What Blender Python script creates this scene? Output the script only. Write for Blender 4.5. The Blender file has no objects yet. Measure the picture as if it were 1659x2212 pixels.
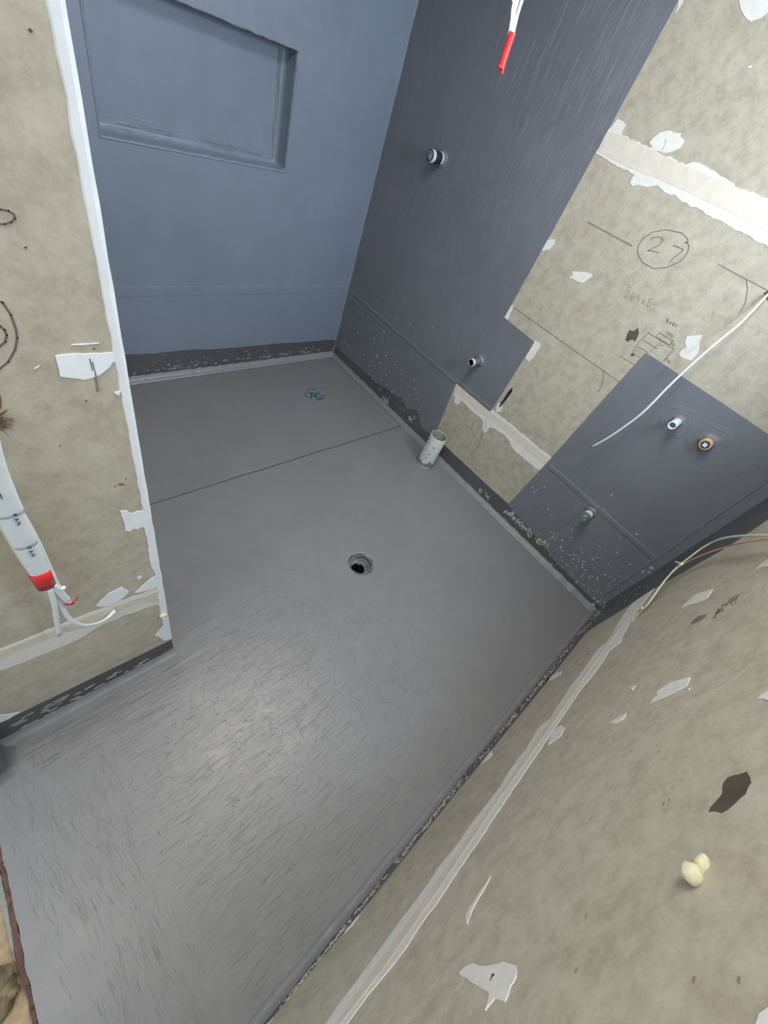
import bpy, bmesh, math, random
import numpy as np
from mathutils import Vector, Matrix, noise
random.seed(7)
S = bpy.context.scene
COL = S.collection

# ------------------------------------------------------------------ camera
F_PX = 871.364
CAM = Vector((-2.0243, -2.1526, 1.6))
AX = ((0.71542, -0.62553, 0.31126), (-0.34485, -0.70266, -0.62235), (0.60801, 0.33790, -0.71844))  # right, down, forward
cam_d = bpy.data.cameras.new('camera'); cam = bpy.data.objects.new('camera', cam_d); COL.objects.link(cam)
cam_d.sensor_fit = 'HORIZONTAL'; cam_d.sensor_width = 36; cam_d.lens = F_PX / 1659 * 36; cam_d.clip_start = 0.02
r, d_, f_ = (Vector(a).normalized() for a in AX)
m = Matrix((r, -d_, -f_)).transposed().to_4x4(); m.translation = CAM
cam.matrix_world = m
S.camera = cam

LC, LD, XD = 2.515, 1.5327, -1.854       # room depth, partition face, partition end
CEIL = 2.5
# ------------------------------------------------------------------ world, light, exposure
w = bpy.data.worlds.new('sky'); S.world = w; w.use_nodes = True
bg = w.node_tree.nodes['Background']; bg.inputs[0].default_value = (0.62, 0.80, 1.0, 1); bg.inputs[1].default_value = 1.0

def area_light(name, loc, target, sx, sy, power, color):
    L = bpy.data.lights.new(name, 'AREA'); L.shape = 'RECTANGLE'; L.size = sx; L.size_y = sy
    L.energy = power; L.color = color
    o = bpy.data.objects.new(name, L); COL.objects.link(o); o.location = loc
    o.rotation_euler = (Vector(target) - Vector(loc)).to_track_quat('-Z', 'Y').to_euler()
    return o
area_light('window_daylight', (-0.52, -LC - 0.10, 1.92), (-0.70, 0, 1.75), 0.9, 0.8, 42, (0.70, 0.84, 1.0))
area_light('hallway_fill', (-2.86, -1.95, 2.42), (-2.55, -1.98, 0), 0.55, 1.3, 15, (1.0, 0.93, 0.82))  # unseen fill added beyond the doorway to brighten the floor beside it
area_light('overhead_fill', (-1.40, -1.58, CEIL + 0.12), (-1.40, -1.58, 0), 1.1, 0.55, 27, (1.0, 0.95, 0.88))  # unseen overhead source, added to give the floor its glare
S.view_settings.view_transform = 'Standard'; S.view_settings.look = 'None'
S.view_settings.gamma = 1; S.view_settings.exposure = 0.22
S.view_settings.use_curve_mapping = False
try:
    S.cycles.max_bounces = 8; S.cycles.use_denoising = True
except Exception: pass

# ------------------------------------------------------------------ planes and pixel -> wall helper
PL = {'F': (2, 0.0, 1), 'A': (1, 0.0, -1), 'B': (0, 0.0, -1), 'C': (1, -LC, 1), 'D': (1, -LD, -1)}
def ray(px, py):
    return r * ((px - 829.5) / F_PX) + d_ * ((py - 1106) / F_PX) + f_
def at(px, py, pl, off=0.0):
    ax, val, s = PL[pl]; v = ray(px, py)
    return CAM + v * ((val + s * off - CAM[ax]) / v[ax])
def on(u, v, pl, off=0.0):            # wall coordinates: floor (x,y); A/C/D (x,z); B (y,z)
    ax, val, s = PL[pl]; p = [0, 0, 0]; p[ax] = val + s * off
    o = [i for i in range(3) if i != ax]; p[o[0]] = u; p[o[1]] = v
    return Vector(p)
def uv(p, pl):
    o = [i for i in range(3) if i != PL[pl][0]]
    return (p[o[0]], p[o[1]])
def nrm(pl):
    v = [0, 0, 0]; v[PL[pl][0]] = PL[pl][2]; return Vector(v)

# ------------------------------------------------------------------ materials
def srgb(*c):
    return tuple((x / 255 / 12.92 if x / 255 <= 0.04045 else ((x / 255 + 0.055) / 1.055) ** 2.4) for x in c) + (1,)
def new_mat(name):
    m = bpy.data.materials.new(name); m.use_nodes = True
    nt = m.node_tree; b = nt.nodes['Principled BSDF']
    return m, nt, b
def nd(nt, t, **kw):
    n = nt.nodes.new(t)
    for k, v in kw.items(): setattr(n, k, v)
    return n
def coords(nt, scale=(1, 1, 1), rot=(0, 0, 0)):
    g = nd(nt, 'ShaderNodeNewGeometry'); mp = nd(nt, 'ShaderNodeMapping')
    mp.inputs['Scale'].default_value = scale; mp.inputs['Rotation'].default_value = rot
    nt.links.new(g.outputs['Position'], mp.inputs[0]); return mp.outputs[0]
def noise_n(nt, vec, scale, detail=4, rough=.55, dist=0):
    n = nd(nt, 'ShaderNodeTexNoise'); n.inputs['Scale'].default_value = scale; n.inputs['Detail'].default_value = detail
    n.inputs['Roughness'].default_value = rough; n.inputs['Distortion'].default_value = dist
    nt.links.new(vec, n.inputs['Vector']); return n.outputs['Fac']
def ramp(nt, fac, stops):
    n = nd(nt, 'ShaderNodeValToRGB'); e = n.color_ramp.elements
    while len(e) < len(stops): e.new(0.5)
    for i, (p, c) in enumerate(stops): e[i].position = p; e[i].color = c if len(c) == 4 else c + (1,)
    nt.links.new(fac, n.inputs[0]); return n.outputs[0]
def g(v): return (v, v, v, 1)
def mix(nt, a, b, fac, mode='MIX'):
    n = nd(nt, 'ShaderNodeMix', data_type='RGBA', blend_type=mode)
    for s, i in ((fac, 0), (a, 6), (b, 7)):
        if hasattr(s, 'links'): nt.links.new(s, n.inputs[i])
        else: n.inputs[i].default_value = s
    return n.outputs[2]
def math_n(nt, op, a, b=None):
    n = nd(nt, 'ShaderNodeMath', operation=op)
    for i, s in enumerate((a, b)):
        if s is None: continue
        if hasattr(s, 'links'): nt.links.new(s, n.inputs[i])
        else: n.inputs[i].default_value = s
    return n.outputs[0]
def bump(nt, b, h, strength, dist):
    n = nd(nt, 'ShaderNodeBump'); n.inputs['Strength'].default_value = strength; n.inputs['Distance'].default_value = dist
    nt.links.new(h, n.inputs['Height']); nt.links.new(n.outputs[0], b.inputs['Normal'])
def simple(name, col, rough=.5, metal=0, var=.06, nscale=40, bstr=.2, bdist=.001, **kw):
    m, nt, b = new_mat(name)
    v = coords(nt); n = noise_n(nt, v, nscale)
    lo = tuple(max(0, c * (1 - var * 2)) for c in col[:3]) + (1,); hi = tuple(min(1, c * (1 + var * 2)) for c in col[:3]) + (1,)
    nt.links.new(ramp(nt, n, [(.3, lo), (.7, hi)]), b.inputs['Base Color'])
    b.inputs['Roughness'].default_value = rough; b.inputs['Metallic'].default_value = metal
    for k, val in kw.items(): b.inputs[k].default_value = val
    if bstr: bump(nt, b, n, bstr, bdist)
    return m
def membrane(name, col, rough, stretch, strokes=1.0, var=.08, bdist=.0012, region=None):
    """rubbery waterproofing paint: soft tone patches, brushed relief stretched along one axis"""
    m, nt, b = new_mat(name)
    p = coords(nt); big = noise_n(nt, p, 2.2, 3); med = noise_n(nt, p, 14, 4)
    c = ramp(nt, big, [(.3, tuple(x * (1 - var) for x in col[:3])), (.7, tuple(x * (1 + var) for x in col[:3]))])
    c = mix(nt, c, ramp(nt, med, [(.3, g(.9)), (.7, g(1.0))]), .6, 'MULTIPLY')
    nt.links.new(c, b.inputs['Base Color'])
    rr = ramp(nt, med, [(.25, g(rough - .05)), (.75, g(rough + .07))]); nt.links.new(rr, b.inputs['Roughness'])
    s = noise_n(nt, coords(nt, stretch), 1.0, 2, .5, .6)
    ridge = ramp(nt, s, [(.50, g(0)), (.60, g(.35)), (.66, g(1))])
    mask = ramp(nt, noise_n(nt, p, 3.3, 2), [(.42, g(.08)), (.62, g(1))])
    fine = noise_n(nt, p, 160, 3)
    h = math_n(nt, 'ADD', math_n(nt, 'MULTIPLY', math_n(nt, 'MULTIPLY', ridge, mask), strokes), math_n(nt, 'MULTIPLY', fine, .22))
    h = math_n(nt, 'ADD', h, math_n(nt, 'MULTIPLY', med, .8))
    bump(nt, b, h, .7, bdist)
    return m
M = {}
M['floor'] = membrane('grey_floor_membrane', srgb(124, 123, 124), .37, (9, 110, 9), .25, .05, .0011)
M['mem_b'] = membrane('charcoal_wall_membrane', srgb(114, 117, 123), .42, (1, 110, 8), .8, .07, .0016)
M['mem_a'] = membrane('cool_lit_wall_membrane', srgb(126, 136, 151), .40, (70, 1, 6), .35, .06, .001)  # same membrane as the side wall; bluish base carries the cool light
M['mem_c'] = membrane('dark_corner_membrane', srgb(92, 93, 95), .45, (20, 1, 20), .6, .1)
M['primer'] = membrane('dark_first_coat', srgb(86, 88, 90), .4, (30, 30, 14), .7, .16)
M['fillet'] = membrane('pale_sealant', srgb(136, 135, 139), .36, (30, 30, 30), .5, .06)
M['corner'] = membrane('highlight_corner_sealant', srgb(146, 154, 160), .3, (30, 30, 6), .4, .05)  # pale tone paints the highlight on the corner and niche sill
def cement(name, tone, seed):  # tone puts each wall's light level into the one board colour
    m, nt, b = new_mat(name)
    p = coords(nt, (1, 1, 1), (seed, seed * .7, 0)); big = noise_n(nt, p, 1.7, 3, .55, 0); med = noise_n(nt, p, 24, 7, .74, .1); fine = noise_n(nt, p, 170, 3)
    lo = srgb(171, 162, 144); hi = srgb(195, 187, 169)
    c = ramp(nt, med, [(.36, tuple(a * tone for a in lo[:3])), (.52, tuple((a * .4 + h * .6) * tone for a, h in zip(lo, hi))), (.66, tuple(a * tone for a in hi[:3]))])
    c = mix(nt, c, ramp(nt, big, [(.34, (.88, .87, .86)), (.62, (1, 1, 1))]), .7, 'MULTIPLY')
    c = mix(nt, c, ramp(nt, fine, [(.3, g(.9)), (.6, g(1))]), .7, 'MULTIPLY')
    nt.links.new(c, b.inputs['Base Color']); b.inputs['Roughness'].default_value = .72
    bump(nt, b, math_n(nt, 'ADD', med, fine), .18, .001)
    return m
M['cement_b'] = cement('fibre_cement_side', .94, .3)
M['cement_c'] = cement('fibre_cement_front', 1.02, 1.7)
M['cement_d'] = cement('fibre_cement_nib', 1.05, 3.1)
M['plaster'] = simple('white_setting_plaster', srgb(220, 218, 210), .75, var=.03, nscale=60)
M['tape'] = simple('cream_joint_paper', srgb(213, 204, 189), .8, var=.03, nscale=30)
M['thin_plaster'] = simple('smeared_thin_plaster', srgb(178, 174, 160), .8, var=.05)
M['bead'] = simple('bright_corner_bead', srgb(235, 238, 240), .5, var=.02)
M['pencil'] = simple('graphite', srgb(102, 96, 88), .6, bstr=0)
M['faint'] = simple('faint_graphite', srgb(138, 130, 117), .7, bstr=0)
M['stain'] = simple('damp_stain', srgb(84, 77, 67), .55, var=.10, nscale=25)
M['soft_stain'] = simple('brown_scuff', srgb(128, 119, 100), .7, var=.1)
M['splat'] = simple('dried_grey_splatter', srgb(168, 166, 152), .6, var=.1)
M['pvc'] = simple('grey_white_pvc', srgb(196, 200, 192), .32, var=.02, nscale=20, bstr=.03)
M['pvc_in'] = simple('inner_pvc', srgb(150, 156, 146), .4, bstr=.03)
M['whitepl'] = simple('white_plastic', srgb(214, 222, 224), .3, bstr=0, var=.02)
M['yellow'] = simple('yellow_brass_plug', srgb(214, 178, 104), .35, bstr=0)
M['blue'] = simple('dark_blue_ring', srgb(58, 60, 104), .4, bstr=0)
M['black'] = simple('black_paint', srgb(40, 44, 50), .3, nscale=120, bstr=.3)
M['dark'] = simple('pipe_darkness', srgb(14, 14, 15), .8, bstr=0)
M['silver'] = simple('crumpled_foil_tape', srgb(140, 150, 150), .25, metal=.7, nscale=90, var=.25, bstr=.8, bdist=.004)
M['bag'] = simple('crumpled_plastic_film', srgb(104, 116, 124), .14, nscale=60, var=.4, bstr=.6, bdist=.006)
M['cable'] = simple('white_cable_sheath', srgb(226, 228, 226), .35, bstr=0, var=.02)
M['cream'] = simple('cream_cable_sheath', srgb(222, 214, 190), .4, bstr=0, var=.02)
M['red'] = simple('red_tape', srgb(206, 44, 48), .35, bstr=.1, var=.08)
M['redin'] = simple('bright_red_cable_core', srgb(196, 30, 44), .4, bstr=0)
M['copper'] = simple('copper_wire', srgb(160, 84, 52), .35, metal=.8, bstr=0)
M['mask'] = simple('white_masking_tape', srgb(222, 228, 228), .55, bstr=.2, var=.02)
M['ink'] = simple('purple_marker_ink', srgb(74, 62, 110), .5, bstr=0)
M['foam'] = simple('cream_expanding_foam', srgb(208, 202, 170), .6, nscale=70, var=.06, bstr=.5, bdist=.003)
M['timber'] = simple('particleboard', srgb(168, 146, 114), .7, nscale=26, var=.14, bstr=.4)
M['redwood'] = simple('red_brown_timber', srgb(88, 58, 48), .6, nscale=50, var=.2, bstr=.6)
M['greystrip'] = simple('weathered_grey_strip', srgb(132, 136, 128), .6, nscale=60, var=.1)
M['fibre'] = simple('dry_brown_fibre', srgb(110, 92, 66), .8, nscale=60, var=.2)
M['ceil'] = simple('ceiling_board', srgb(232, 232, 230), .85, bstr=0, var=.02)
M['frame'] = simple('window_frame_metal', srgb(180, 182, 184), .4, bstr=0)
M['cloth'] = simple('dusty_cloth', srgb(120, 108, 84), .9, nscale=45, var=.25, bstr=.7, bdist=.004)
M['leather'] = simple('brown_timber_dark', srgb(88, 74, 54), .8, nscale=40, var=.2)

# ------------------------------------------------------------------ mesh helpers
def link(name, verts, faces, mat, parent=None, smooth=False, kind=None, label=None):
    me = bpy.data.meshes.new(name)
    off = parent.matrix_world_base if False else (Vector(parent['_base']) if parent is not None and '_base' in parent.keys() else Vector((0, 0, 0)))
    me.from_pydata([tuple(Vector(v) - off) for v in verts], [], faces)
    bm = bmesh.new(); bm.from_mesh(me)
    bmesh.ops.remove_doubles(bm, verts=bm.verts, dist=1e-6)
    big = [f for f in bm.faces if len(f.verts) > 4]
    if big: bmesh.ops.triangulate(bm, faces=big, ngon_method='EAR_CLIP')
    bmesh.ops.recalc_face_normals(bm, faces=bm.faces)
    bm.to_mesh(me); bm.free()
    if smooth:
        for p in me.polygons: p.use_smooth = True
    for mm in (mat if isinstance(mat, (list, tuple)) else [mat]): me.materials.append(mm)
    o = bpy.data.objects.new(name, me); COL.objects.link(o)
    if parent is not None: o.parent = parent
    if kind: o['kind'] = kind
    if label: o['label'] = label
    return o
def thing(name, base, label, cat, group=None):
    o = bpy.data.objects.new(name, None); COL.objects.link(o); o.location = base; o.empty_display_size = .03
    o['_base'] = tuple(base); o['label'] = label; o['category'] = cat
    if group: o['group'] = group
    return o
def child_base(o, base): o['_base'] = tuple(base)

class MB:
    def __init__(s): s.v = []; s.f = []; s.m = []
    def add(s, vs, fs, mi=0):
        n = len(s.v); s.v += [tuple(v) for v in vs]; s.f += [tuple(i + n for i in f) for f in fs]; s.m += [mi] * len(fs)
    def box(s, a, b):
        (x0, y0, z0), (x1, y1, z1) = a, b
        s.add([(x0, y0, z0), (x1, y0, z0), (x1, y1, z0), (x0, y1, z0), (x0, y0, z1), (x1, y0, z1), (x1, y1, z1), (x0, y1, z1)],
              [(0, 3, 2, 1), (4, 5, 6, 7), (0, 1, 5, 4), (1, 2, 6, 5), (2, 3, 7, 6), (3, 0, 4, 7)])
    def tube(s, pts, rad, n=10, cap=True, flat=None, ref=None):
        """tube along pts; rad float or list; flat=(a,b) ellipse radii with ref = direction of the wide radius"""
        pts = [Vector(p) for p in pts]; rings = []
        up = None
        for i, p in enumerate(pts):
            t = (pts[min(i + 1, len(pts) - 1)] - pts[max(i - 1, 0)]).normalized()
            if ref is not None: u = (Vector(ref) - t * t.dot(Vector(ref))).normalized()
            else:
                if up is None: up = Vector((0, 0, 1)) if abs(t.z) < .9 else Vector((1, 0, 0))
                u = (up - t * t.dot(up)).normalized(); up = u
            v = t.cross(u); ra = rad[i] if isinstance(rad, (list, tuple)) else rad
            a, b = (flat if flat else (ra, ra))
            rings.append([p + u * math.cos(2 * math.pi * k / n) * a + v * math.sin(2 * math.pi * k / n) * b for k in range(n)])
        vs = [q for R_ in rings for q in R_]; fs = []
        for i in range(len(rings) - 1):
            for k in range(n):
                fs.append((i * n + k, i * n + (k + 1) % n, (i + 1) * n + (k + 1) % n, (i + 1) * n + k))
        if cap: fs.append(tuple(range(n))[::-1]); fs.append(tuple((len(rings) - 1) * n + k for k in range(n)))
        s.add(vs, fs)
    def build(s, name, mat, parent=None, smooth=False, **kw):
        return link(name, s.v, s.f, mat, parent, smooth, **kw)

def jag(pts, step, amp):
    out = []
    n = len(pts)
    for i in range(n):
        a, b = Vector(pts[i]).to_2d() if False else Vector((pts[i][0], pts[i][1])), Vector((pts[(i + 1) % n][0], pts[(i + 1) % n][1]))
        L = (b - a).length; k = max(1, int(L / step)); t = (b - a) / max(L, 1e-9); q = Vector((-t.y, t.x))
        for j in range(k):
            p = a + (b - a) * (j / k)
            if j: p += q * random.uniform(-amp, amp) + t * random.uniform(-.3, .3) * step
            out.append((p.x, p.y))
    return out
def layer(name, pl, pts, h, mat, parent, world=False, step=0, amp=0, base=-.0004, **kw):
    """thin coat with real thickness h lying on a wall; outline in photo pixels or wall coordinates"""
    if world: P = list(pts)
    else: P = [uv(at(x, y, pl, h), pl) for x, y in pts]
    if step: P = jag(P, step, amp)
    n = len(P)
    vs = [on(u, v, pl, h) for u, v in P] + [on(u, v, pl, base) for u, v in P]
    fs = [tuple(range(n))] + [(i, (i + 1) % n, n + (i + 1) % n, n + i) for i in range(n)]
    return link(name, vs, fs, mat, parent, **kw)
def ink(name, pl, lines, wd, off, mat, parent, th=.0004, **kw):
    mb = MB(); N = nrm(pl)
    for L in lines:
        for (a, b) in zip(L[:-1], L[1:]):
            A_, B_ = at(*a, pl, off), at(*b, pl, off)
            t = (B_ - A_)
            if t.length < 1e-5: continue
            t.normalize(); q = t.cross(N) * wd / 2; e = t * wd * .3
            c = [A_ - e - q, B_ + e - q, B_ + e + q, A_ - e + q]
            mb.add([x - N * (th + off) for x in c] + [x + N * 0 for x in c], [(4, 5, 6, 7), (0, 1, 5, 4), (1, 2, 6, 5), (2, 3, 7, 6), (3, 0, 4, 7)])
    return mb.build(name, mat, parent, **kw)
FONT = {'0': [[(.5, 1), (.1, .8), (.05, .4), (.3, 0), (.7, .05), (.9, .5), (.8, .9), (.5, 1)]], '1': [[(.4, 1), (.5, 0)]],
        '2': [[(.1, .8), (.4, 1), (.8, .85), (.7, .5), (.1, 0), (.9, .05)]], '4': [[(.6, 1), (.1, .4), (.9, .4)], [(.65, .8), (.6, 0)]],
        '5': [[(.9, 1), (.3, 1), (.2, .6), (.7, .6), (.8, .2), (.4, 0), (.1, .1)]], '6': [[(.7, 1), (.2, .6), (.1, .2), (.5, 0), (.85, .2), (.6, .5), (.2, .4)]],
        '7': [[(.1, 1), (.9, .95), (.4, 0)]], '9': [[(.8, .7), (.4, .6), (.2, .85), (.5, 1), (.8, .8), (.7, 0)]], '-': [[(.1, .5), (.9, .55)]],
        'B': [[(.15, 0), (.2, 1), (.7, .85), (.6, .55), (.2, .5), (.8, .3), (.6, 0), (.15, 0)]], 'e': [[(.2, .3), (.8, .35), (.5, .6), (.15, .35), (.4, 0), (.8, .1)]],
        'd': [[(.7, .5), (.3, .5), (.15, .2), (.5, 0), (.75, .3), (.85, 1), (.8, 0)]], 's': [[(.8, .6), (.3, .55), (.7, .25), (.2, 0)]],
        'F': [[(.2, 0), (.15, 1), (.9, .95)], [(.2, .55), (.7, .55)]], 'A': [[(.1, 0), (.5, 1), (.85, 0)], [(.2, .4), (.8, .4)]],
        'N': [[(.1, 0), (.15, 1), (.8, 0), (.85, 1)]], 'x': [[(.1, .6), (.8, 0)], [(.8, .7), (.1, 0)]], ' ': []}
def write(text, org, adv, up):
    out = []
    for i, ch in enumerate(text):
        for L in FONT[ch]:
            out.append([(org[0] + adv[0] * (i + x * .8) + up[0] * y, org[1] + adv[1] * (i + x * .8) + up[1] * y) for x, y in L])
    return out
def splats(name, pl, items, mat, parent, label=None, base=.0):
    """raised dried drops: items = (u, v, radius, stretch_u, stretch_v)"""
    mb = MB()
    for (u, v, rr, su, sv) in items:
        rr *= 1.0 if rr > .0045 else 1.35
        n = 7 if rr < .004 else 11; ring = []
        ir = [random.uniform(.7, 1.25) for _ in range(n)]
        for k in range(n):
            a = 2 * math.pi * k / n
            ring.append((u + math.cos(a) * rr * su * ir[k], v + math.sin(a) * rr * sv * ir[k]))
        h = base + min(.0016, .0005 + rr * .3)
        inner = [(u + (x - u) * .7, v + (y - v) * .7) for x, y in ring]
        vs = [on(x, y, pl, base - .0005) for x, y in ring] + [on(x, y, pl, h) for x, y in inner]
        mb.add(vs, [tuple(range(n, 2 * n))] + [(k, (k + 1) % n, n + (k + 1) % n, n + k) for k in range(n)])
    return mb.build(name, mat, parent, kind='stuff', label=label)
def ridge(name, pl, a, b, wd, h, mat, parent, wob=.003, base=.002, n=60, **kw):
    h *= .55
    """low hump running along a wall from a to b (wall coordinates): taped joint under the membrane"""
    a = Vector(a); b = Vector(b); t = (b - a).normalized(); q = Vector((-t.y, t.x)); prof = [(-.5, 0), (-.46, .6), (-.3, .9), (0, 1), (.3, .85), (.46, .7), (.5, 0)]
    vs = []; fs = []
    for i in range(n + 1):
        p = a + (b - a) * i / n; wv = wd * (1 + .12 * noise.noise(Vector((i * .31, wd * 90, 0)))); o = wob * noise.noise(Vector((i * .17, 3, wd)))
        for (c, z) in prof:
            s = p + q * (c * wv + o); vs.append(on(s.x, s.y, pl, base - .001 + h * z if z else base - .0016))
    k = len(prof)
    for i in range(n):
        for j in range(k - 1): fs.append((i * k + j, i * k + j + 1, (i + 1) * k + j + 1, (i + 1) * k + j))
    return link(name, vs, fs, mat, parent, True, **kw)
def struct(o): o['kind'] = 'structure'; return o

# ================================================================== SETTING
ZJ = .492
# ---- back wall (A) with its niche
NX0, NX1, NZ0, NZ1, ND = -1.382, -.586, 1.063, 1.478, .085
mb = MB()
xs = [-2.05, NX0, NX1, 0.12]; zs = [-.05, NZ0, NZ1, CEIL]
for i in range(3):
    for j in range(3):
        if i == 1 and j == 1: continue
        for y in (0.0, .11):
            mb.add([(xs[i], y, zs[j]), (xs[i + 1], y, zs[j]), (xs[i + 1], y, zs[j + 1]), (xs[i], y, zs[j + 1])], [(0, 1, 2, 3)])
for (a, b) in (((-2.05, -.05), (.12, -.05)), ((.12, -.05), (.12, CEIL)), ((.12, CEIL), (-2.05, CEIL)), ((-2.05, CEIL), (-2.05, -.05))):
    mb.add([(a[0], 0, a[1]), (b[0], 0, b[1]), (b[0], .11, b[1]), (a[0], .11, a[1])], [(0, 1, 2, 3)])
wall_back = struct(mb.build('wall_back', M['mem_a']))
wall_back['label'] = 'membrane coated shower wall, coloured for its cool light, with a recessed niche'
# niche: rounded lumpy mouth, reveals and back, one continuous skin
N_ = 48; lo = []
def mouth(k, tot, inset, yy, wob):
    # rectangle perimeter parameter
    W, H_ = NX1 - NX0 - 2 * inset, NZ1 - NZ0 - 2 * inset; per = 2 * (W + H_); s = k / tot * per
    if s < W: x, z = NX0 + inset + s, NZ0 + inset
    elif s < W + H_: x, z = NX1 - inset, NZ0 + inset + (s - W)
    elif s < 2 * W + H_: x, z = NX1 - inset - (s - W - H_), NZ1 - inset
    else: x, z = NX0 + inset, NZ1 - inset - (s - 2 * W - H_)
    q = noise.noise(Vector((x * 30, yy * 40, z * 30))) * wob
    cx, cz = (NX0 + NX1) / 2, (NZ0 + NZ1) / 2
    return (x + q * (1 if x > cx else -1) * (abs(x - cx) > .3), yy + q, z + q * (1 if z > cz else -1) * (abs(z - cz) > .15))
TOT = 240; rings = [(-.004, -.0015, 0), (-.003, -.003, .002), (.003, -.002, .003), (.004, .012, .003), (.004, ND - .02, .003), (.010, ND - .006, .003), (.022, ND, 0), (.024, ND, 0)]
vs = []; fs = []
for (ins, yy, wob) in rings:
    vs += [mouth(k, TOT, ins, yy, wob) for k in range(TOT)]
for i in range(len(rings) - 1):
    for k in range(TOT): fs.append((i * TOT + k, i * TOT + (k + 1) % TOT, (i + 1) * TOT + (k + 1) % TOT, (i + 1) * TOT + k))
fs.append(tuple((len(rings) - 1) * TOT + k for k in range(TOT)))
niche = link('niche_recess', vs, fs, M['mem_a'], wall_back, True)
for p in niche.data.polygons:
    if all(abs(niche.data.vertices[i].co.y - ND) < 1e-5 for i in p.vertices): p.use_smooth = False
# sealant brushed along the niche sill and jamb, pale to paint the sill highlight
mb = MB()
for (z, y, x0, x1, n) in ((NZ0 + .018, ND - .006, NX0 + .01, NX1 - .02, 26), (NZ0 + .035, ND - .002, NX0 + .01, NX0 + .4, 22)):
    for i in range(n):
        xa = random.uniform(x0, x1 - .08); L = random.uniform(.05, .22); zz = z + random.uniform(-.012, .022)
        pts = [(xa + L * t / 5, y + .002, zz + .003 * noise.noise(Vector((xa * 9 + t, zz * 50, 0)))) for t in range(6)]
        mb.tube(pts, [.0003, .0008, .0011, .001, .0008, .0003], 5)
for i in range(22):
    za = random.uniform(NZ0 + .02, NZ1 - .1); L = random.uniform(.04, .2); xx = NX1 - .02 - random.uniform(0, .02)
    mb.tube([(xx + .002 * noise.noise(Vector((za * 9 + t, i, 0))), ND - .003, za + L * t / 5) for t in range(6)], [.0003, .0007, .0009, .0008, .0006, .0003], 5)
mb.build('sealant_brush_marks', M['corner'], niche, True, kind='stuff')
ridge('joint_ridge', 'A', (-1.85, ZJ), (-.01, ZJ), .055, .0011, M['mem_a'], wall_back, base=.001)
band = [(-1.85, .03), (-.005, .03), (-.005, .12)] + [(-.1 - i * .12, .125 + .0035 * i + random.uniform(-.004, .004)) for i in range(14)] + [(-1.85, .17)]
layer('first_coat_band', 'A', band, .0009, M['primer'], wall_back, True, .02, .002)
items = []
for i in range(95):
    u = -1.4 + abs(random.gauss(0, .55)) if random.random() < .5 else random.uniform(-1.38, -.05)
    if u > -.03: continue
    v = .045 + abs(random.gauss(0, .035)); rr = random.choice([.0015, .002, .0025, .004, .006]); items.append((u, v, rr, random.uniform(.7, 2.2), random.uniform(.7, 1.3)))
for i in range(18): items.append((-.02 - abs(random.gauss(0, .04)), random.uniform(.12, .62), random.choice([.0015, .002, .004]), 1, 1.6))
for i in range(26): items.append((random.uniform(-1.3, -.1), .045 + random.uniform(0, .02), random.uniform(.008, .016), 1.3, .5))
for i in range(14): items.append((random.uniform(-1.3, -.2), random.uniform(.12, .3), .0018, 1, 1))
splats('paint_splatter', 'A', items, M['fillet'], wall_back, base=.0009)

# ---- right wall (B)
mb = MB(); mb.box((.0065, -LC - .1, -.05), (.11, .10, CEIL)); wall_right = struct(mb.build('wall_right', M['plaster']))
wall_right['label'] = 'long side wall of fibre cement sheets partly coated in charcoal membrane'
for (z0, z1) in ((-.03, ZJ - .0015), (ZJ + .0015, 1.618), (1.621, CEIL)):
    mb = MB(); mb.box((0, -LC + .0005, z0), (.0066, -.0005, z1)); mb.build('cement_sheet', M['cement_b'], wall_right)
m1 = [(-.0005, .06), (-.0005, CEIL - .002), (-1.152, CEIL - .002), (-1.157, 1.672), (-1.154, 1.3), (-1.149, .934), (-1.358, .926), (-1.357, .7), (-1.356, .506), (-1.075, .497), (-1.108, .149), (-1.11, .10),
      (-1.0, .085), (-.93, .15), (-.9, .165), (-.84, .12), (-.76, .15), (-.7, .13), (-.6, .12), (-.5, .10), (-.3, .09), (-.1, .08)]
m1 = [(u, v) for u, v in m1]
layer('membrane_coat', 'B', m1, .0024, M['mem_b'], wall_right, True, .03, .0006, label='charcoal membrane coat of the shower side with a stepped lower corner')
m2 = [(-1.803, 1.147), (-2.1, 1.150), (-2.33, 1.149), (-LC + .001, 1.15), (-LC + .001, .05), (-2.2, .06), (-1.95, .10), (-1.768, .115), (-1.785, .5), (-1.795, .9)]
layer('membrane_coat', 'B', m2, .0024, M['mem_b'], wall_right, True, .03, .0006, label='charcoal membrane coat around the three basin pipes')
b1 = [(-.0005, .02), (-.0005, .11), (-.3, .12), (-.6, .15), (-.8, .19), (-.9, .19), (-1.0, .12), (-1.11, .13), (-1.16, .108), (-1.21, .112), (-1.3, .11), (-1.5, .115), (-1.65, .118), (-1.772, .123), (-2.0, .12), (-2.3, .15), (-LC, .17), (-LC, .02)]
layer('first_coat_band', 'B', b1, .0017, M['primer'], wall_right, True, .02, .0015)
ridge('joint_ridge', 'B', (-.01, ZJ), (-1.075, ZJ), .024, .0026, M['mem_b'], wall_right, base=.0034)
ridge('joint_ridge', 'B', (-1.075, ZJ + .012), (-1.355, ZJ + .016), .022, .004, M['mem_b'], wall_right, base=.0034)
ridge('joint_ridge', 'B', (-.02, ZJ - .045), (-.45, ZJ - .03), .008, .002, M['mem_b'], wall_right, base=.0034)
ridge('joint_ridge', 'B', (-1.80, ZJ - .01), (-2.47, ZJ - .015), .03, .003, M['mem_b'], wall_right, base=.0034)
ridge('joint_ridge', 'B', (-.03, 1.60), (-1.15, 1.66), .07, .0004, M['mem_b'], wall_right, base=.0034)
ridge('corner_ridge', 'B', (-LC + .04, .08), (-LC + .055, 1.145), .014, .004, M['mem_b'], wall_right, base=.0034)
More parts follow.
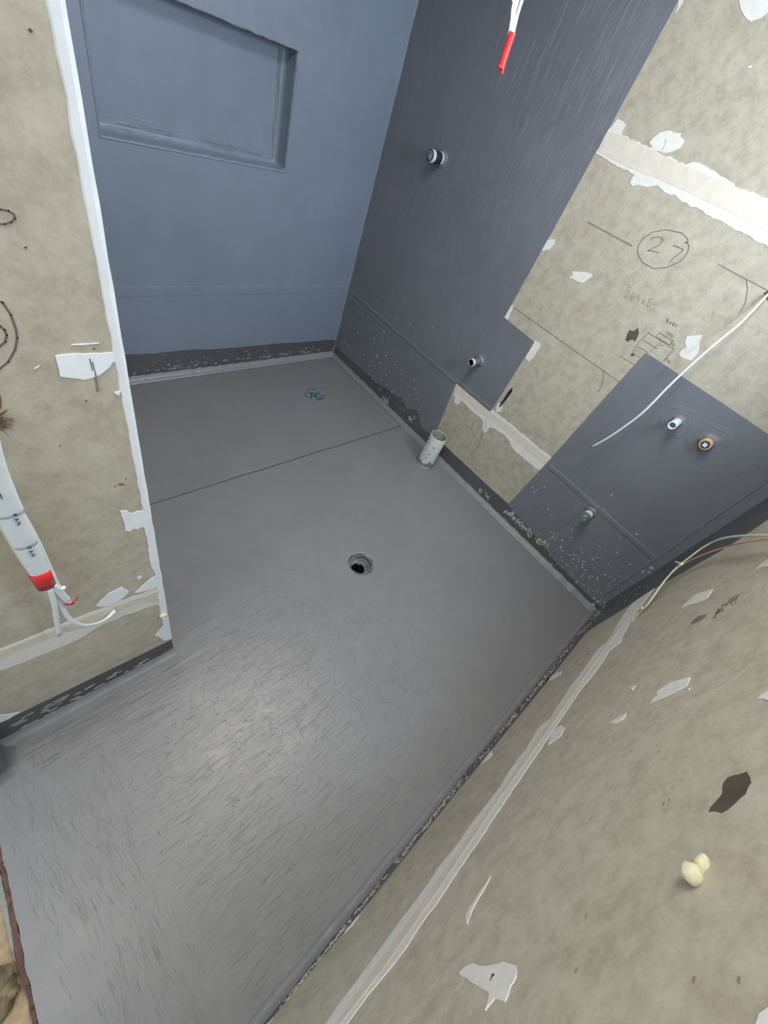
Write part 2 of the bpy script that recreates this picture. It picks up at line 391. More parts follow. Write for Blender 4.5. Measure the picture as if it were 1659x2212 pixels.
# long vertical brush ridges in the membrane
mb = MB()
def bridge(mb, pl, u, v, du, dv, L, wd, h, base):
    N = nrm(pl); pts = []
    for t in range(6):
        s = L * t / 5; o = .002 * noise.noise(Vector((u * 31 + t * .5, v * 17, 5)))
        pts.append(on(u + du * s - dv * o, v + dv * s + du * o, pl, base))
    a = on(du, dv, pl, 0) - on(0, 0, pl, 0)
    q = a.normalized().cross(N); k = len(pts); vs = []; prof = [.1, .8, 1, .9, .6, .1]
    for i, p in enumerate(pts):
        vs += [p - q * wd * prof[i] - N * .0004, p + N * h * prof[i], p + q * wd * prof[i] - N * .0004]
    fs = []
    for i in range(k - 1):
        for j in (0, 1): fs.append((i * 3 + j, i * 3 + j + 1, i * 3 + j + 4, i * 3 + j + 3))
    mb.add(vs, fs)
for i in range(520):
    u = -1.13 + abs(random.gauss(0, .28))
    if u > -.15: continue
    v = random.uniform(.85, 2.2); bridge(mb, 'B', u, v, random.uniform(-.06, .06), -1, random.uniform(.03, .22), random.uniform(.0008, .0016), random.uniform(.0004, .001), .0024)
mb.build('brush_ridges', M['mem_b'], wall_right, kind='stuff')
# joint tapes and plaster on B
top_joint = [(1334, 256), (1345, 262), (1352, 270), (1342, 290), (1400, 318), (1481, 356), (1494, 351), (1520, 357), (1549, 374), (1595, 405), (1659, 428), (1720, 460), (1720, 580), (1659, 534), (1629, 519), (1600, 500), (1580, 491), (1560, 478), (1533, 466),
             (1510, 452), (1487, 442), (1462, 425), (1441, 417), (1420, 400), (1398, 404), (1380, 399), (1365, 402), (1361, 393), (1371, 376), (1345, 366), (1322, 353), (1300, 338), (1286, 330), (1297, 312), (1314, 280)]
layer('joint_compound', 'B', top_joint, .0012, M['plaster'], wall_right, step=.012, amp=.0035)
layer('joint_tape', 'B', [(1314, 284), (1342, 291), (1400, 320), (1481, 357), (1560, 392), (1659, 440), (1720, 466), (1720, 530), (1659, 500), (1560, 450), (1480, 412), (1420, 386), (1360, 362), (1300, 332), (1291, 326)], .0018, M['tape'], wall_right, step=.05, amp=.0012)
low_joint = [(986, 825), (1020, 852), (1059, 884), (1063, 884), (1110, 922), (1150, 956), (1193, 990), (1186, 1004), (1168, 1019), (1140, 998), (1107, 968), (1101, 953), (1087, 938), (1066, 925), (1058, 922), (1048, 936), (1042, 930), (1043, 908), (1020, 888), (1000, 868), (980, 855)]
layer('joint_compound', 'B', low_joint, .0012, M['plaster'], wall_right, step=.012, amp=.003)
layer('joint_tape', 'B', [(988, 829), (1058, 888), (1112, 928), (1190, 994), (1180, 1006), (1130, 966), (1090, 930), (1040, 893), (984, 846)], .0018, M['tape'], wall_right, step=.05, amp=.001)
for P in ([(1596, -20), (1597, 5), (1600, 20), (1610, 38), (1622, 47), (1632, 42), (1645, 38), (1659, 25), (1690, 10), (1690, -30)],
          [(1402, 307), (1413, 296), (1425, 286), (1447, 282), (1458, 287), (1471, 288), (1469, 294), (1479, 304), (1468, 320), (1450, 328), (1432, 331), (1412, 325), (1407, 316)],
          [(1178, 518), (1199, 517), (1196, 528), (1187, 539), (1173, 543), (1169, 536)],
          [(1235, 585), (1262, 587), (1280, 593), (1276, 600), (1256, 612), (1234, 602), (1229, 599), (1237, 595)],
          [(1098, 661), (1110, 659), (1103, 675), (1096, 692), (1083, 685), (1090, 671)],
          [(1155, 736), (1166, 741), (1167, 748), (1152, 772), (1143, 782), (1134, 773), (1146, 754)],
          [(1076, 870), (1086, 877), (1082, 890), (1071, 891), (1071, 882)],
          [(1483, 727), (1500, 725), (1516, 723), (1511, 745), (1506, 766), (1494, 779), (1472, 773), (1466, 764), (1472, 757), (1482, 751), (1480, 738)],
          [(985, 852), (996, 858), (994, 870), (986, 875), (981, 868)],
          [(1469, -12), (1480, -14), (1474, 6), (1462, 24), (1458, 28), (1464, 14)],
          [(1615, 143), (1624, 141), (1625, 146), (1616, 147)]):
    layer('plaster_patch', 'B', P, .0014, M['plaster'], wall_right, step=.012, amp=.0022)
layer('dark_smudge', 'B', [(1351, 734), (1360, 712), (1368, 716), (1380, 708), (1378, 726), (1371, 738), (1366, 733), (1357, 739)], .0007, M['stain'], wall_right, step=.008, amp=.003)
layer('dark_smudge', 'B', [(1107, 837), (1106, 846), (1096, 860), (1080, 880), (1078, 878), (1092, 855), (1101, 842)], .0016, M['black'], wall_right)
layer('dark_smudge', 'B', [(1362, 765), (1369, 763), (1371, 768), (1364, 770)], .0008, M['stain'], wall_right)
# pencil marks on B
circ = [(1377.5, 534), (1388, 516), (1410, 501.4), (1439, 496), (1472, 503), (1485, 515), (1486, 523), (1479, 524), (1484, 524), (1488.7, 531), (1485, 547), (1468.5, 565.6), (1439, 578), (1411.6, 580), (1388, 567.5), (1378, 549), (1377.5, 534)]
two = [(1404, 519), (1410, 514), (1421, 511.7), (1430, 514), (1432, 519), (1424.5, 529), (1398.7, 541.8), (1410, 542), (1422.6, 546)]
seven = [(1454, 531), (1462, 533), (1474, 538), (1476, 541), (1466, 549), (1456, 556), (1446, 566)]
ink('pencil_number', 'B', [circ, two, seven], .0022, .0006, M['pencil'], wall_right, label='hand drawn circled number 27 in pencil')
ink('pencil_line', 'B', [[(1109.5, 664), (1340, 827)], [(1303, 801), (1303, 817), (1299.6, 835.5), (1292, 846.5)]], .0022, .0006, M['pencil'], wall_right)
ink('pencil_line', 'B', [[(1552, 571), (1600, 597), (1659, 628)], [(1611.7, 602), (1615, 626), (1610, 655.6), (1597, 677.6)]], .002, .0006, M['pencil'], wall_right)
ink('pencil_number', 'B', [[(1349, 616), (1356, 614), (1362, 621)]] + write('264x5-', (1348, 640), (12, 5), (4, -16)), .0018, .0006, M['faint'], wall_right, label='faint pencilled number 264x5')
ink('pencil_word', 'B', write('Beds', (1439, 696), (6.2, 3.2), (2, -9)), .0015, .0006, M['pencil'], wall_right, label='small pencilled word Beds')
ink('pencil_number', 'B', write('250', (1440, 722), (4.5, 2.6), (1.5, -6)) + write('50', (1448, 744), (4.5, 2.6), (1.5, -6)) + write('540', (1437, 775), (3, 4), (4, -3)), .0013, .0006, M['pencil'], wall_right)
ink('pencil_sketch', 'B', [[(1400.6, 719), (1455.6, 754), (1433.6, 780.4)], [(1400.6, 719), (1380, 740), (1365.7, 762), (1389.6, 776.7)], [(1430, 738), (1404, 760)], [(1389.6, 734.5), (1419, 753)], [(1378.6, 749), (1400, 762)],
                           [(1417, 727), (1424.5, 719), (1453.8, 736), (1446.5, 745.5), (1417, 727)], [(1338, 768.6), (1373, 789.6)], [(1426, 745), (1432, 747)]], .0018, .0006, M['pencil'], wall_right, label='small pencil sketch of stacked boxes')
ink('pencil_number', 'B', write('2190', (1096, 1021), (6, -5.5), (-5, -8)) + write('2770', (1131, 1047), (5, -6), (-6, -7)), .0016, .0006, M['faint'], wall_right, label='pencilled numbers on the low uncoated sheet')
ink('pencil_line', 'B', [[(1052, 906), (1048, 912), (1050, 918), (1043, 930), (1040, 945), (1034, 962), (1026, 974), (1016, 984)]], .002, .0016, M['pencil'], wall_right)
for (a, b) in (((1013, 880), (985, 948)), ((1030, 905), (994, 970)), ((1036, 918), (1000, 984)), ((1045, 925), (1010, 990)), ((1006, 880), (975, 945))):
    ink('pencil_line', 'B', [[a, ((a[0] + b[0]) / 2 + 1, (a[1] + b[1]) / 2), b]], .0018, .0006, M['faint'], wall_right)
ink('pencil_line', 'B', [[(1437, 302), (1438, 308), (1428, 328)]], .0015, .0016, M['faint'], wall_right)
ink('pencil_line', 'B', [[(1270, 480), (1365, 531)]], .006, .0005, M['faint'], wall_right)
# splatter on B
items = []
for i in range(90):
    u = -random.uniform(.04, .95); v = .07 + abs(random.gauss(0, .16))
    if v > .75: continue
    rr = random.choice([.0015, .002, .002, .003, .005]); items.append((u, v, rr, random.uniform(.7, 1.1), random.uniform(1, 1.8)))
for (x, y, rr) in ((830, 640, .003), (853, 646, .003), (874, 645, .006), (886, 703, .008), (830, 715, .007), (808, 730, .006), (851, 754, .005), (815, 770, .008), (834, 768, .006), (800, 790, .007), (857, 690, .003), (835, 810, .004), (820, 785, .006)):
    u, v = uv(at(x, y, 'B'), 'B'); items.append((u, v, rr, .7, 1.3))
for i in range(200):
    u = -LC + .01 + abs(random.gauss(0, .28)); v = .05 + abs(random.gauss(0, .16))
    if u > -1.8 or v > .6: continue
    rr = random.choice([.0015, .002, .002, .003, .004]); items.append((u, v, rr, 1, 1.1))
for (x, y, rr) in ((1155, 1063, .007), (1151, 1053, .005), (1185, 1100, .006), (1198, 1153, .007), (1236, 1144, .006), (1228, 1139, .005), (1213, 1182, .009), (1239, 1208, .008), (1282, 1208, .007), (1333, 1193, .006), (1303, 1103, .007), (1192, 1112, .005), (1160, 1058, .004), (1215, 1190, .006),
                   (1390, 1233, .008), (1402, 1236, .007), (1408, 1227, .010), (1388, 1236, .006), (1282, 1306, .012), (1290, 1300, .009), (1275, 1310, .010), (1285, 1292, .008), (1192, 1218, .006), (1168, 1097, .003)):
    u, v = uv(at(x, y, 'B'), 'B'); items.append((u, v, rr, .85, 1))
splats('paint_splatter', 'B', items, M['splat'], wall_right, base=.0024)
# slurry drips around the low edge of B
items = []
for (x, y, w_, h_) in ((1110, 1120, .02, .02), (1125, 1132, .03, .024), (1145, 1152, .02, .03), (1165, 1168, .018, .03), (1176, 1172, .014, .03), (1040, 1060, .012, .016), (1052, 1072, .014, .01), (830, 862, .006, .016), (838, 870, .008, .014), (885, 905, .014, .016), (1135, 1142, .02, .014), (1100, 1110, .016, .018)):
    u, v = uv(at(x, y, 'B'), 'B'); items.append((u, v, .8 * w_, 1, h_ / w_))
    for k in range(4): items.append((u + random.uniform(-.03, .03), v + random.uniform(-.02, .02), random.uniform(.003, .009), random.uniform(.5, 1), random.uniform(1, 2.6)))
splats('slurry_smears', 'B', items, M['splat'], wall_right, base=.0018)

# ---- front wall (C) with window opening above the frame of the picture
WX0, WX1, WZ0, WZ1 = -1.0, -.04, 1.48, 2.36
mb = MB()
xs = [-2.62, WX0, WX1, .11]; zs = [-.05, WZ0, WZ1, CEIL]
for i in range(3):
    for j in range(3):
        if i == 1 and j == 1: continue
        mb.box((xs[i], -LC - .09, zs[j]), (xs[i + 1], -LC - .0065, zs[j + 1]))
wall_front = struct(mb.build('wall_front', M['plaster'])); wall_front['label'] = 'near wall of brown fibre cement sheets with a pale taped joint'
mb = MB(); mb.box((-2.6, -LC - .0066, -.03), (-.0005, -LC, .4455)); mb.build('cement_sheet', M['cement_c'], wall_front)
mb = MB()
for (x0, x1, z0, z1) in ((-2.6, WX0, .447, CEIL), (WX1, -.0005, .447, CEIL), (WX0, WX1, .447, WZ0), (WX0, WX1, WZ1, CEIL)): mb.box((x0, -LC - .0066, z0), (x1, -LC, z1))
mb.build('cement_sheet', M['cement_c'], wall_front)
mb = MB()
for a, b in (((WX0, WZ0), (WX1, WZ0 + .05)), ((WX0, WZ1 - .05), (WX1, WZ1)), ((WX0, WZ0), (WX0 + .05, WZ1)), ((WX1 - .05, WZ0), (WX1, WZ1)), ((-.535, WZ0), (-.505, WZ1))):
    mb.box((a[0], -LC - .08, a[1]), (b[0], -LC - .03, b[1]))
win = struct(mb.build('window_1', M['frame'])); win['label'] = 'metal window frame high in the near wall'
cpx = [(1280, 1350), (1355, 1310), (1413, 1271), (1477, 1235), (1573, 1180), (1659, 1122)]
cw = [uv(at(x, y, 'C', .0014), 'C') for x, y in cpx]
fpx = [(584, 2203), (800, 1945), (1000, 1695), (1100, 1573), (1171, 1486), (1230, 1412), (1268, 1364)]
fw = [uv(at(x, y, 'C', .0014), 'C') for x, y in fpx]
fw = [(-2.4, .05)] + [(u, v) for u, v in fw]
cor = [(-2.4, .01)] + fw + [q for q in cw[1:]] + [(-.33, 1.3), (-.33, CEIL - .01), (-.0005, CEIL - .01), (-.0005, .01)]
layer('membrane_coat', 'C', cor, .0014, M['mem_c'], wall_front, True, .02, .0008, label='dark membrane coat turned onto the near wall at corner and floor')
tl = [(1405, 1276), (1370, 1298), (1352, 1320), (1336, 1345), (1322, 1372), (1309, 1388), (1289, 1405), (1262, 1445), (1235, 1479), (1212, 1515), (1188, 1553), (1164, 1571), (1137, 1617), (1100, 1665), (1082, 1697), (1030, 1765), (985, 1827), (950, 1870), (922, 1912), (880, 1968), (838, 2026), (795, 2085), (732, 2169), (690, 2235)]
tr = [(735, 2235), (749, 2212), (795, 2148), (840, 2095), (880, 2043), (914, 1990), (947, 1946), (977, 1899), (1035, 1815), (1091, 1730), (1154, 1638), (1188, 1587), (1218, 1544), (1252, 1493), (1282, 1456), (1302, 1429), (1316, 1406), (1343, 1385), (1344, 1375), (1363, 1342), (1383, 1311), (1413, 1271)]
layer('joint_compound', 'C', tl + tr, .0012, M['plaster'], wall_front, step=.012, amp=.002)
inner = [(a[0] * .62 + b[0] * .38, a[1] * .62 + b[1] * .38) for a, b in [((1385, 1300), (1390, 1298)), ((1331, 1355), (1348, 1352)), ((1262, 1445), (1278, 1447)), ((1170, 1565), (1195, 1570)), ((1050, 1740), (1075, 1742)), ((922, 1912), (950, 1930)), ((795, 2085), (835, 2095)), ((695, 2235), (730, 2235))]]
inner_r = [(718, 2235), (826, 2095), (942, 1930), (1068, 1742), (1190, 1570), (1272, 1449), (1342, 1354), (1388, 1300)]
layer('joint_tape', 'C', inner + inner_r, .0018, M['tape'], wall_front, step=.05, amp=.001)
for P in ([(1472, 1313), (1480, 1303), (1488, 1297), (1504, 1283), (1525, 1277), (1540, 1271), (1534, 1282), (1528, 1291), (1516, 1298), (1504, 1303), (1490, 1306)],
          [(1632, 1230), (1640, 1222), (1646, 1217), (1659, 1207), (1680, 1200), (1680, 1215), (1659, 1224), (1645, 1225)],
          [(1405, 1518), (1412, 1508), (1420, 1502), (1419, 1494), (1432, 1484), (1447, 1474), (1468, 1468), (1491, 1462), (1488, 1470), (1484, 1480), (1467, 1490), (1447, 1500), (1425, 1510)],
          [(1315, 1562), (1325, 1555), (1336, 1549), (1353, 1540), (1350, 1548), (1342, 1555), (1329, 1562)],
          [(1177, 1473), (1188, 1462), (1200, 1455), (1214, 1449), (1210, 1458), (1204, 1461), (1190, 1469)],
          [(1184, 1609), (1188, 1595), (1193, 1581), (1205, 1570), (1214, 1566), (1219, 1572), (1215, 1583), (1208, 1594), (1194, 1602)],
          [(1636, 1510), (1645, 1500), (1659, 1492), (1680, 1480), (1680, 1500), (1659, 1513), (1648, 1509)],
          [(991, 2102), (1000, 2092), (1008, 2086), (1023, 2080), (1037, 2086), (1056, 2085), (1074, 2082), (1087, 2077), (1100, 2081), (1114, 2084), (1116, 2095), (1115, 2107), (1110, 2119), (1103, 2128), (1098, 2146), (1091, 2162), (1080, 2158), (1069, 2155), (1058, 2168), (1048, 2181), (1053, 2165), (1057, 2146), (1040, 2134), (1018, 2121)],
          [(1060, 1892), (1050, 1912), (1037, 1934), (1028, 1950), (1020, 1966), (1014, 1982), (1009, 1996), (1006, 1990), (1006, 1977), (1014, 1962), (1024, 1947), (1040, 1920)],
          [(1659, 2176), (1641, 2188), (1632, 2212), (1628, 2240), (1690, 2240), (1690, 2160)],
          [(1052, 1632), (1061, 1620), (1064, 1628), (1056, 1638), (1038, 1650)],
          [(768, 1982), (776, 1976), (760, 2000), (745, 2014), (752, 2000)],
          [(1360, 1486), (1373, 1480), (1366, 1491)], [(1484, 1488), (1491, 1486), (1487, 1490)]):
    layer('plaster_patch', 'C', P, .0014, M['plaster'], wall_front, step=.010, amp=.0018)
for P in ([(1295, 1622), (1340, 1594), (1400, 1562), (1450, 1540), (1488, 1520), (1462, 1541), (1420, 1563), (1370, 1583), (1330, 1604), (1300, 1621)],
          [(1246, 1609), (1280, 1592), (1312, 1576), (1320, 1575), (1290, 1593), (1255, 1609)], [(1278, 1604), (1310, 1588), (1333, 1574), (1312, 1590), (1282, 1605)],
          [(1541, 1488), (1575, 1464), (1616, 1441), (1590, 1462), (1548, 1487)], [(927, 2135), (940, 2112), (948, 2106), (942, 2122)], [(982, 2140), (992, 2122), (1002, 2113), (994, 2128)],
          [(1197, 1774), (1190, 1785), (1172, 1815), (1180, 1797), (1190, 1776)], [(1420, 1448), (1434, 1434), (1428, 1444)], [(1080, 1790), (1094, 1772), (1088, 1786)],
          [(1225, 1566), (1258, 1553), (1240, 1562)], [(880, 2200), (897, 2175), (890, 2196)]):
    layer('plaster_smear', 'C', P, .0005, M['thin_plaster'], wall_front, step=.012, amp=.0014)
layer('damp_stain', 'C', [(1531, 1753), (1535, 1744), (1542, 1736), (1552, 1725), (1561, 1714), (1560, 1702), (1563, 1691), (1572, 1680), (1584, 1675), (1600, 1672), (1613, 1667), (1620, 1678), (1623, 1690), (1615, 1702), (1611, 1714), (1598, 1725), (1586, 1737), (1573, 1748), (1559, 1756), (1545, 1752)], .0005, M['stain'], wall_front, step=.008, amp=.0025, label='dark patch shaped like a spill on the near wall')
for P in ([(1492, 1350), (1497, 1340), (1510, 1330), (1524, 1326), (1526, 1332), (1515, 1340), (1500, 1347)],):
    layer('dark_smudge', 'C', P, .0004, M['soft_stain'], wall_front, step=.008, amp=.003)
items = []
for i in range(46):
    t = random.random(); x = 1542 + t * 52 + random.uniform(-4, 4); y = 1330 - t * 40 + random.uniform(-7, 7)
    u, v = uv(at(x, y, 'C'), 'C'); items.append((u, v, random.uniform(.002, .005), 1.5, .7))
for i in range(26):
    x = random.uniform(1240, 1290); y = 1440 - (x - 1240) * .7 + random.uniform(-8, 8); u, v = uv(at(x, y, 'C'), 'C'); items.append((u, v, random.uniform(.0015, .004), 1.8, .6))
for (x, y) in ((1323, 1379), (1434, 1380), (1366, 1623), (1425, 1624), (1312, 1694), (1322, 1699), (1435, 1737), (1448, 1728), (1277, 1769), (1268, 1980), (1247, 2097), (1502, 2117), (1600, 2118), (1610, 1300), (1650, 1270)):
    u, v = uv(at(x, y, 'C'), 'C'); items.append((u, v, .0016, 1.5, .8))
splats('scuff_specks', 'C', items, M['soft_stain'], wall_front, base=.0001)
items = []
for i in range(900):
    u = random.uniform(-2.25, -.02); k = min(1, max(0, -u / 2)); top = .125 - .06 * k; v = random.uniform(.04, top)
    if noise.noise(Vector((u * 7, 0, 3))) < -.12 and random.random() < .8: continue
    items.append((u, v, random.uniform(.0009, .0028), random.uniform(1.0, 3), random.uniform(.3, .9)))
for i in range(40): items.append((-random.uniform(.01, .25), random.uniform(.1, .5), .0018, 1, 1))
splats('paint_splatter', 'C', items, M['splat'], wall_front, base=.0014)
layer('pencil_mark', 'C', [(1062, 2105), (1066, 2101), (1069, 2106), (1065, 2109), (1060, 2117), (1058, 2119), (1061, 2110)], .0016, M['stain'], wall_front)

# ---- nib wall (D) and shower left wall
mb = MB(); mb.box((-2.6, -LD + .0065, -.05), (XD, -LD + .10, CEIL)); wall_nib = struct(mb.build('wall_nib', M['plaster'])); wall_nib['label'] = 'left partition of fibre cement sheets ending in a white corner bead'
for (z0, z1) in ((-.03, .484), (.487, CEIL)):
    mb = MB(); mb.box((-2.6, -LD, z0), (XD - .0005, -LD + .0066, z1)); mb.build('cement_sheet', M['cement_d'], wall_nib)
mb = MB(); mb.box((-1.95, -LD + .1, -.05), (XD, -.0, CEIL)); wall_left = struct(mb.build('wall_left', M['mem_b'])); wall_left['label'] = 'membrane coated side of the shower recess behind the partition'
# corner bead: rounded nose with feathered plaster flange
vs = []; fs = []; n = 160; z0, z1 = .115, CEIL - .002
for i in range(n + 1):
    z = z0 + (z1 - z0) * i / n; wl = .0125 + .0022 * noise.noise(Vector((z * 35, 0, 0))) + .0015 * noise.noise(Vector((z * 120, 4, 0))) + (.004 if z < .45 else 0)
    o = .0012 * noise.noise(Vector((z * 20, 9, 0)))
    for (x, y) in ((XD - wl, -LD + .0002), (XD - wl * .85, -LD - .0016), (XD - .003, -LD - .0034), (XD + .0015 + o, -LD - .003 + o), (XD + .003 + o, -LD + .002), (XD + .0016, -LD + .02), (XD - .0002, -LD + .034)):
        vs.append((x, y, z))
for i in range(n):
    for j in range(6): fs.append((i * 7 + j, i * 7 + j + 1, (i + 1) * 7 + j + 1, (i + 1) * 7 + j))
link('corner_bead', vs, fs, M['bead'], wall_nib, False, label='white plastered corner bead')
layer('membrane_coat', 'D', [(-2.36, .0), (-2.36, .14), (-2.3, .134), (-2.15, .122), (-2.0, .110), (-1.86, .098), (XD + .001, .097), (XD + .001, 0)], .0014, M['primer'], wall_nib, True, .02, .0008)
jt = [(-20, 1412), (0, 1402), (60, 1379), (120, 1354), (185, 1328), (250, 1303), (290, 1288), (334, 1273), (346, 1271), (351, 1290), (350, 1309), (338, 1306), (325, 1309), (306, 1316), (289, 1324), (270, 1328), (250, 1339), (228, 1346), (211, 1354), (185, 1373), (150, 1390), (110, 1406), (60, 1427), (30, 1438), (0, 1449), (-20, 1456)]
layer('joint_compound', 'D', jt, .0012, M['plaster'], wall_nib, step=.012, amp=.0016)
layer('joint_tape', 'D', [(-20, 1415), (60, 1383), (140, 1351), (250, 1308), (340, 1277), (344, 1298), (290, 1306), (220, 1334), (140, 1366), (60, 1400), (-20, 1432)], .0018, M['tape'], wall_nib, step=.05, amp=.0008)
for P in ([(120, 770), (127, 767), (151, 765), (200, 763), (243, 761), (250, 765), (250, 780), (244, 782), (238, 792), (228, 800), (217, 809), (200, 816), (181, 820), (165, 817), (150, 816), (130, 813), (128, 800), (124, 785)],
          [(247, 848), (262, 844), (256, 855)],
          [(260, 1104), (275, 1103), (286, 1110), (295, 1105), (312, 1103), (318, 1140), (305, 1138), (300, 1143), (288, 1142), (282, 1148), (271, 1146), (267, 1125)],
          [(208, 1309), (218, 1298), (235, 1282), (250, 1275), (265, 1268), (279, 1276), (270, 1288), (259, 1297), (242, 1306), (226, 1310)],
          [(292, 1281), (305, 1268), (320, 1255), (335, 1245), (345, 1246), (346, 1266), (320, 1275)],
          [(335, 1373), (345, 1362), (353, 1352), (362, 1350), (367, 1376), (357, 1385), (348, 1378)],
          [(312, 1140), (320, 1170), (322, 1200), (328, 1225), (337, 1240), (343, 1240), (335, 1190), (325, 1140)],
          [(-10, 1545), (20, 1542), (44, 1538), (20, 1553), (-10, 1566)],
          [(297, 1249), (304, 1243), (308, 1246), (300, 1252)], [(74, 797), (86, 790), (80, 795)],
          [(154, 745), (180, 743), (215, 741), (182, 745)]):
    layer('plaster_patch', 'D', P, .0014, M['bead'], wall_nib, step=.008, amp=.0012)
ink('pencil_circle', 'D', [[(-14, 645), (6, 653), (24, 680), (35, 712), (37.7, 730), (33, 755), (18, 782), (0, 796), (-14, 800)], [(-10, 702), (0, 704), (10, 712), (15, 724), (12, 738), (0, 748), (-10, 750)]], .0022, .0006, M['pencil'], wall_nib)
ink('pencil_circle', 'D', [[(-12, 450), (0, 452), (18, 455), (30, 462), (33, 472), (24, 480), (10, 484), (-12, 484)]], .0018, .0006, M['pencil'], wall_nib)
ink('pencil_line', 'D', [[(200, 782), (207, 810), (213, 845)], [(194, 775), (200, 800)]], .0018, .0016, M['faint'], wall_nib)
items = []
for (x, y) in ((272, 1034), (248, 1050), (203, 753), (186, 865), (130, 962), (65, 64), (55, 534)):
    u, v = uv(at(x, y, 'D'), 'D'); items.append((u, v, .0012, 1, 1))
splats('scuff_specks', 'D', items, M['stain'], wall_nib, base=.0001)
items = []
for i in range(60):
    x = random.uniform(30, 360); y = 1405 + (366 - x) * .47 + random.uniform(-10, 22); u, v = uv(at(x, y, 'D'), 'D')
    if v > .02 and v < .1: items.append((u, v, random.uniform(.0015, .004), random.uniform(2, 4), random.uniform(.2, .4)))
splats('paint_splatter', 'D', items, M['splat'], wall_nib, base=.0014)
# knock-out hole with ragged edge and a gouge
layer('gouge', 'D', [(252, 1047), (258, 1043), (268, 1044), (270, 1048), (262, 1049)], .0006, M['soft_stain'], wall_nib)

# ---- door-side nib (E) and doorway
mb = MB(); mb.box((-2.45, -1.605, -.02), (-2.352, -LD - .0005, 2.1)); mb.box((-2.45, -LC, 2.1), (-2.352, -LD - .0005, CEIL))
wall_door = struct(mb.build('wall_entry', M['mem_c'])); wall_door['label'] = 'dark coated jamb stub beside the doorway'
# lumpy membrane lap around the jamb foot
vs = []; fs = []; path = [(-2.345, -1.535), (-2.340, -1.56), (-2.339, -1.60), (-2.347, -1.617), (-2.38, -1.622), (-2.44, -1.624)]
for i, (x, y) in enumerate(path):
    for j, (o, z) in enumerate(((.030, .0005), (.012, .006), (.004, .022), (0, .07), (-.004, .12))):
        k = noise.noise(Vector((x * 40, y * 40, z * 20))) * .005; dx, dy = (1, 0) if i < 2 else ((.7, -.7) if i < 4 else (0, -1))
        vs.append((x + dx * (o + k), y + dy * (o + k), z))
for i in range(len(path) - 1):
    for j in range(4): fs.append((i * 5 + j, i * 5 + j + 1, (i + 1) * 5 + j + 1, (i + 1) * 5 + j))
link('membrane_lap', vs, fs, M['mem_c'], wall_door, True)

# ---- ceiling with an opening added for the overhead fill
mb = MB(); X0, X1, Y0, Y1 = -1.97, -.83, -1.87, -1.29
for (x0, x1, y0, y1) in ((-3.4, X0, -3.4, .1), (X1, .1, -3.4, .1), (X0, X1, -3.4, Y0), (X0, X1, Y1, .1)): mb.box((x0, y0, CEIL), (x1, y1, CEIL + .03))
ceiling = struct(mb.build('ceiling', M['ceil'])); ceiling['label'] = 'white plasterboard ceiling'
mb = MB()
for (x0, x1, y0, y1) in ((X0 - .02, X0, Y0, Y1), (X1, X1 + .02, Y0, Y1), (X0, X1, Y0 - .02, Y0), (X0, X1, Y1, Y1 + .02)): mb.box((x0, y0, CEIL + .0), (x1, y1, CEIL + .35))
struct(mb.build('trim_1', M['ceil']))['label'] = 'white lining of the added ceiling opening'

# ---- floor: slightly uneven screed with a step at the shower line, two drain openings
SEAM = -.8603
DR = [(-.999, -1.596, .062), (-.428, -.392, .060)]
PATCH = .10
def fh(x, y):
    k = 1.0
    for (cx, cy, _) in DR:
        dd = max(abs(x - cx), abs(y - cy)); k = min(k, max(0, min(1, (dd - PATCH) / .08)))
    h = (noise.noise(Vector((x * 2.2, y * 2.2, 1))) * .0022 + noise.noise(Vector((x * 7, y * 7, 5))) * .0008 - .0012) * k
    s = SEAM + .004 * noise.noise(Vector((x * 6, 0, 2)))
    dy = y - s
    if dy > 0: h -= .0035 * k
    if abs(dy) < .006: h += -.0028 * (1 - abs(dy) / .006)
    # hand-trowelled build-up along the partition
    dp = -LD - y
    if 0 < dp < .22 and x < -1.7: h += .0016 * max(0, 1 - dp / .22) * (1 + noise.noise(Vector((x * 3, y * 70, 0)))) * min(1, (-1.7 - x) / .1)
    return h
def axis(lo, hi, st, extra):
    a = set(np.round(np.arange(lo, hi + 1e-9, st), 5)); a |= set(extra)
    a = sorted(a); return a
exx = [round(c[0] + s * PATCH, 5) for c in DR for s in (-1, 1)]; exy = [round(c[1] + s * PATCH, 5) for c in DR for s in (-1, 1)]
gx = axis(-2.395, 0.0, .012, exx); gy = axis(-LC, -.0, .012, exy + [SEAM + k * .002 for k in range(-5, 6)])
vs = []; fs = []; W = len(gx)
for y in gy:
    for x in gx:
        xx = x
        if x < -2.394: xx = x - .004 - .004 * noise.noise(Vector((y * 25, 0, 0))) + (.065 * (y + 1.8) if y < -1.8 else 0)
        vs.append((xx, y, fh(x, y)))
for j in range(len(gy) - 1):
    for i in range(W - 1):
        cx, cy = (gx[i] + gx[i + 1]) / 2, (gy[j] + gy[j + 1]) / 2
        if any(max(abs(cx - a), abs(cy - b)) < PATCH for a, b, _ in DR): continue
        if cx < XD - .02 and cy > -LD + .03: continue
        fs.append((j * W + i, j * W + i + 1, (j + 1) * W + i + 1, (j + 1) * W + i))
me = bpy.data.meshes.new('floor'); me.from_pydata(vs, [], fs); me.materials.append(M['floor'])
for p in me.polygons: p.use_smooth = True
floor = bpy.data.objects.new('floor', me); COL.objects.link(floor); struct(floor); floor['label'] = 'grey membrane coated floor with brush and roller marks'
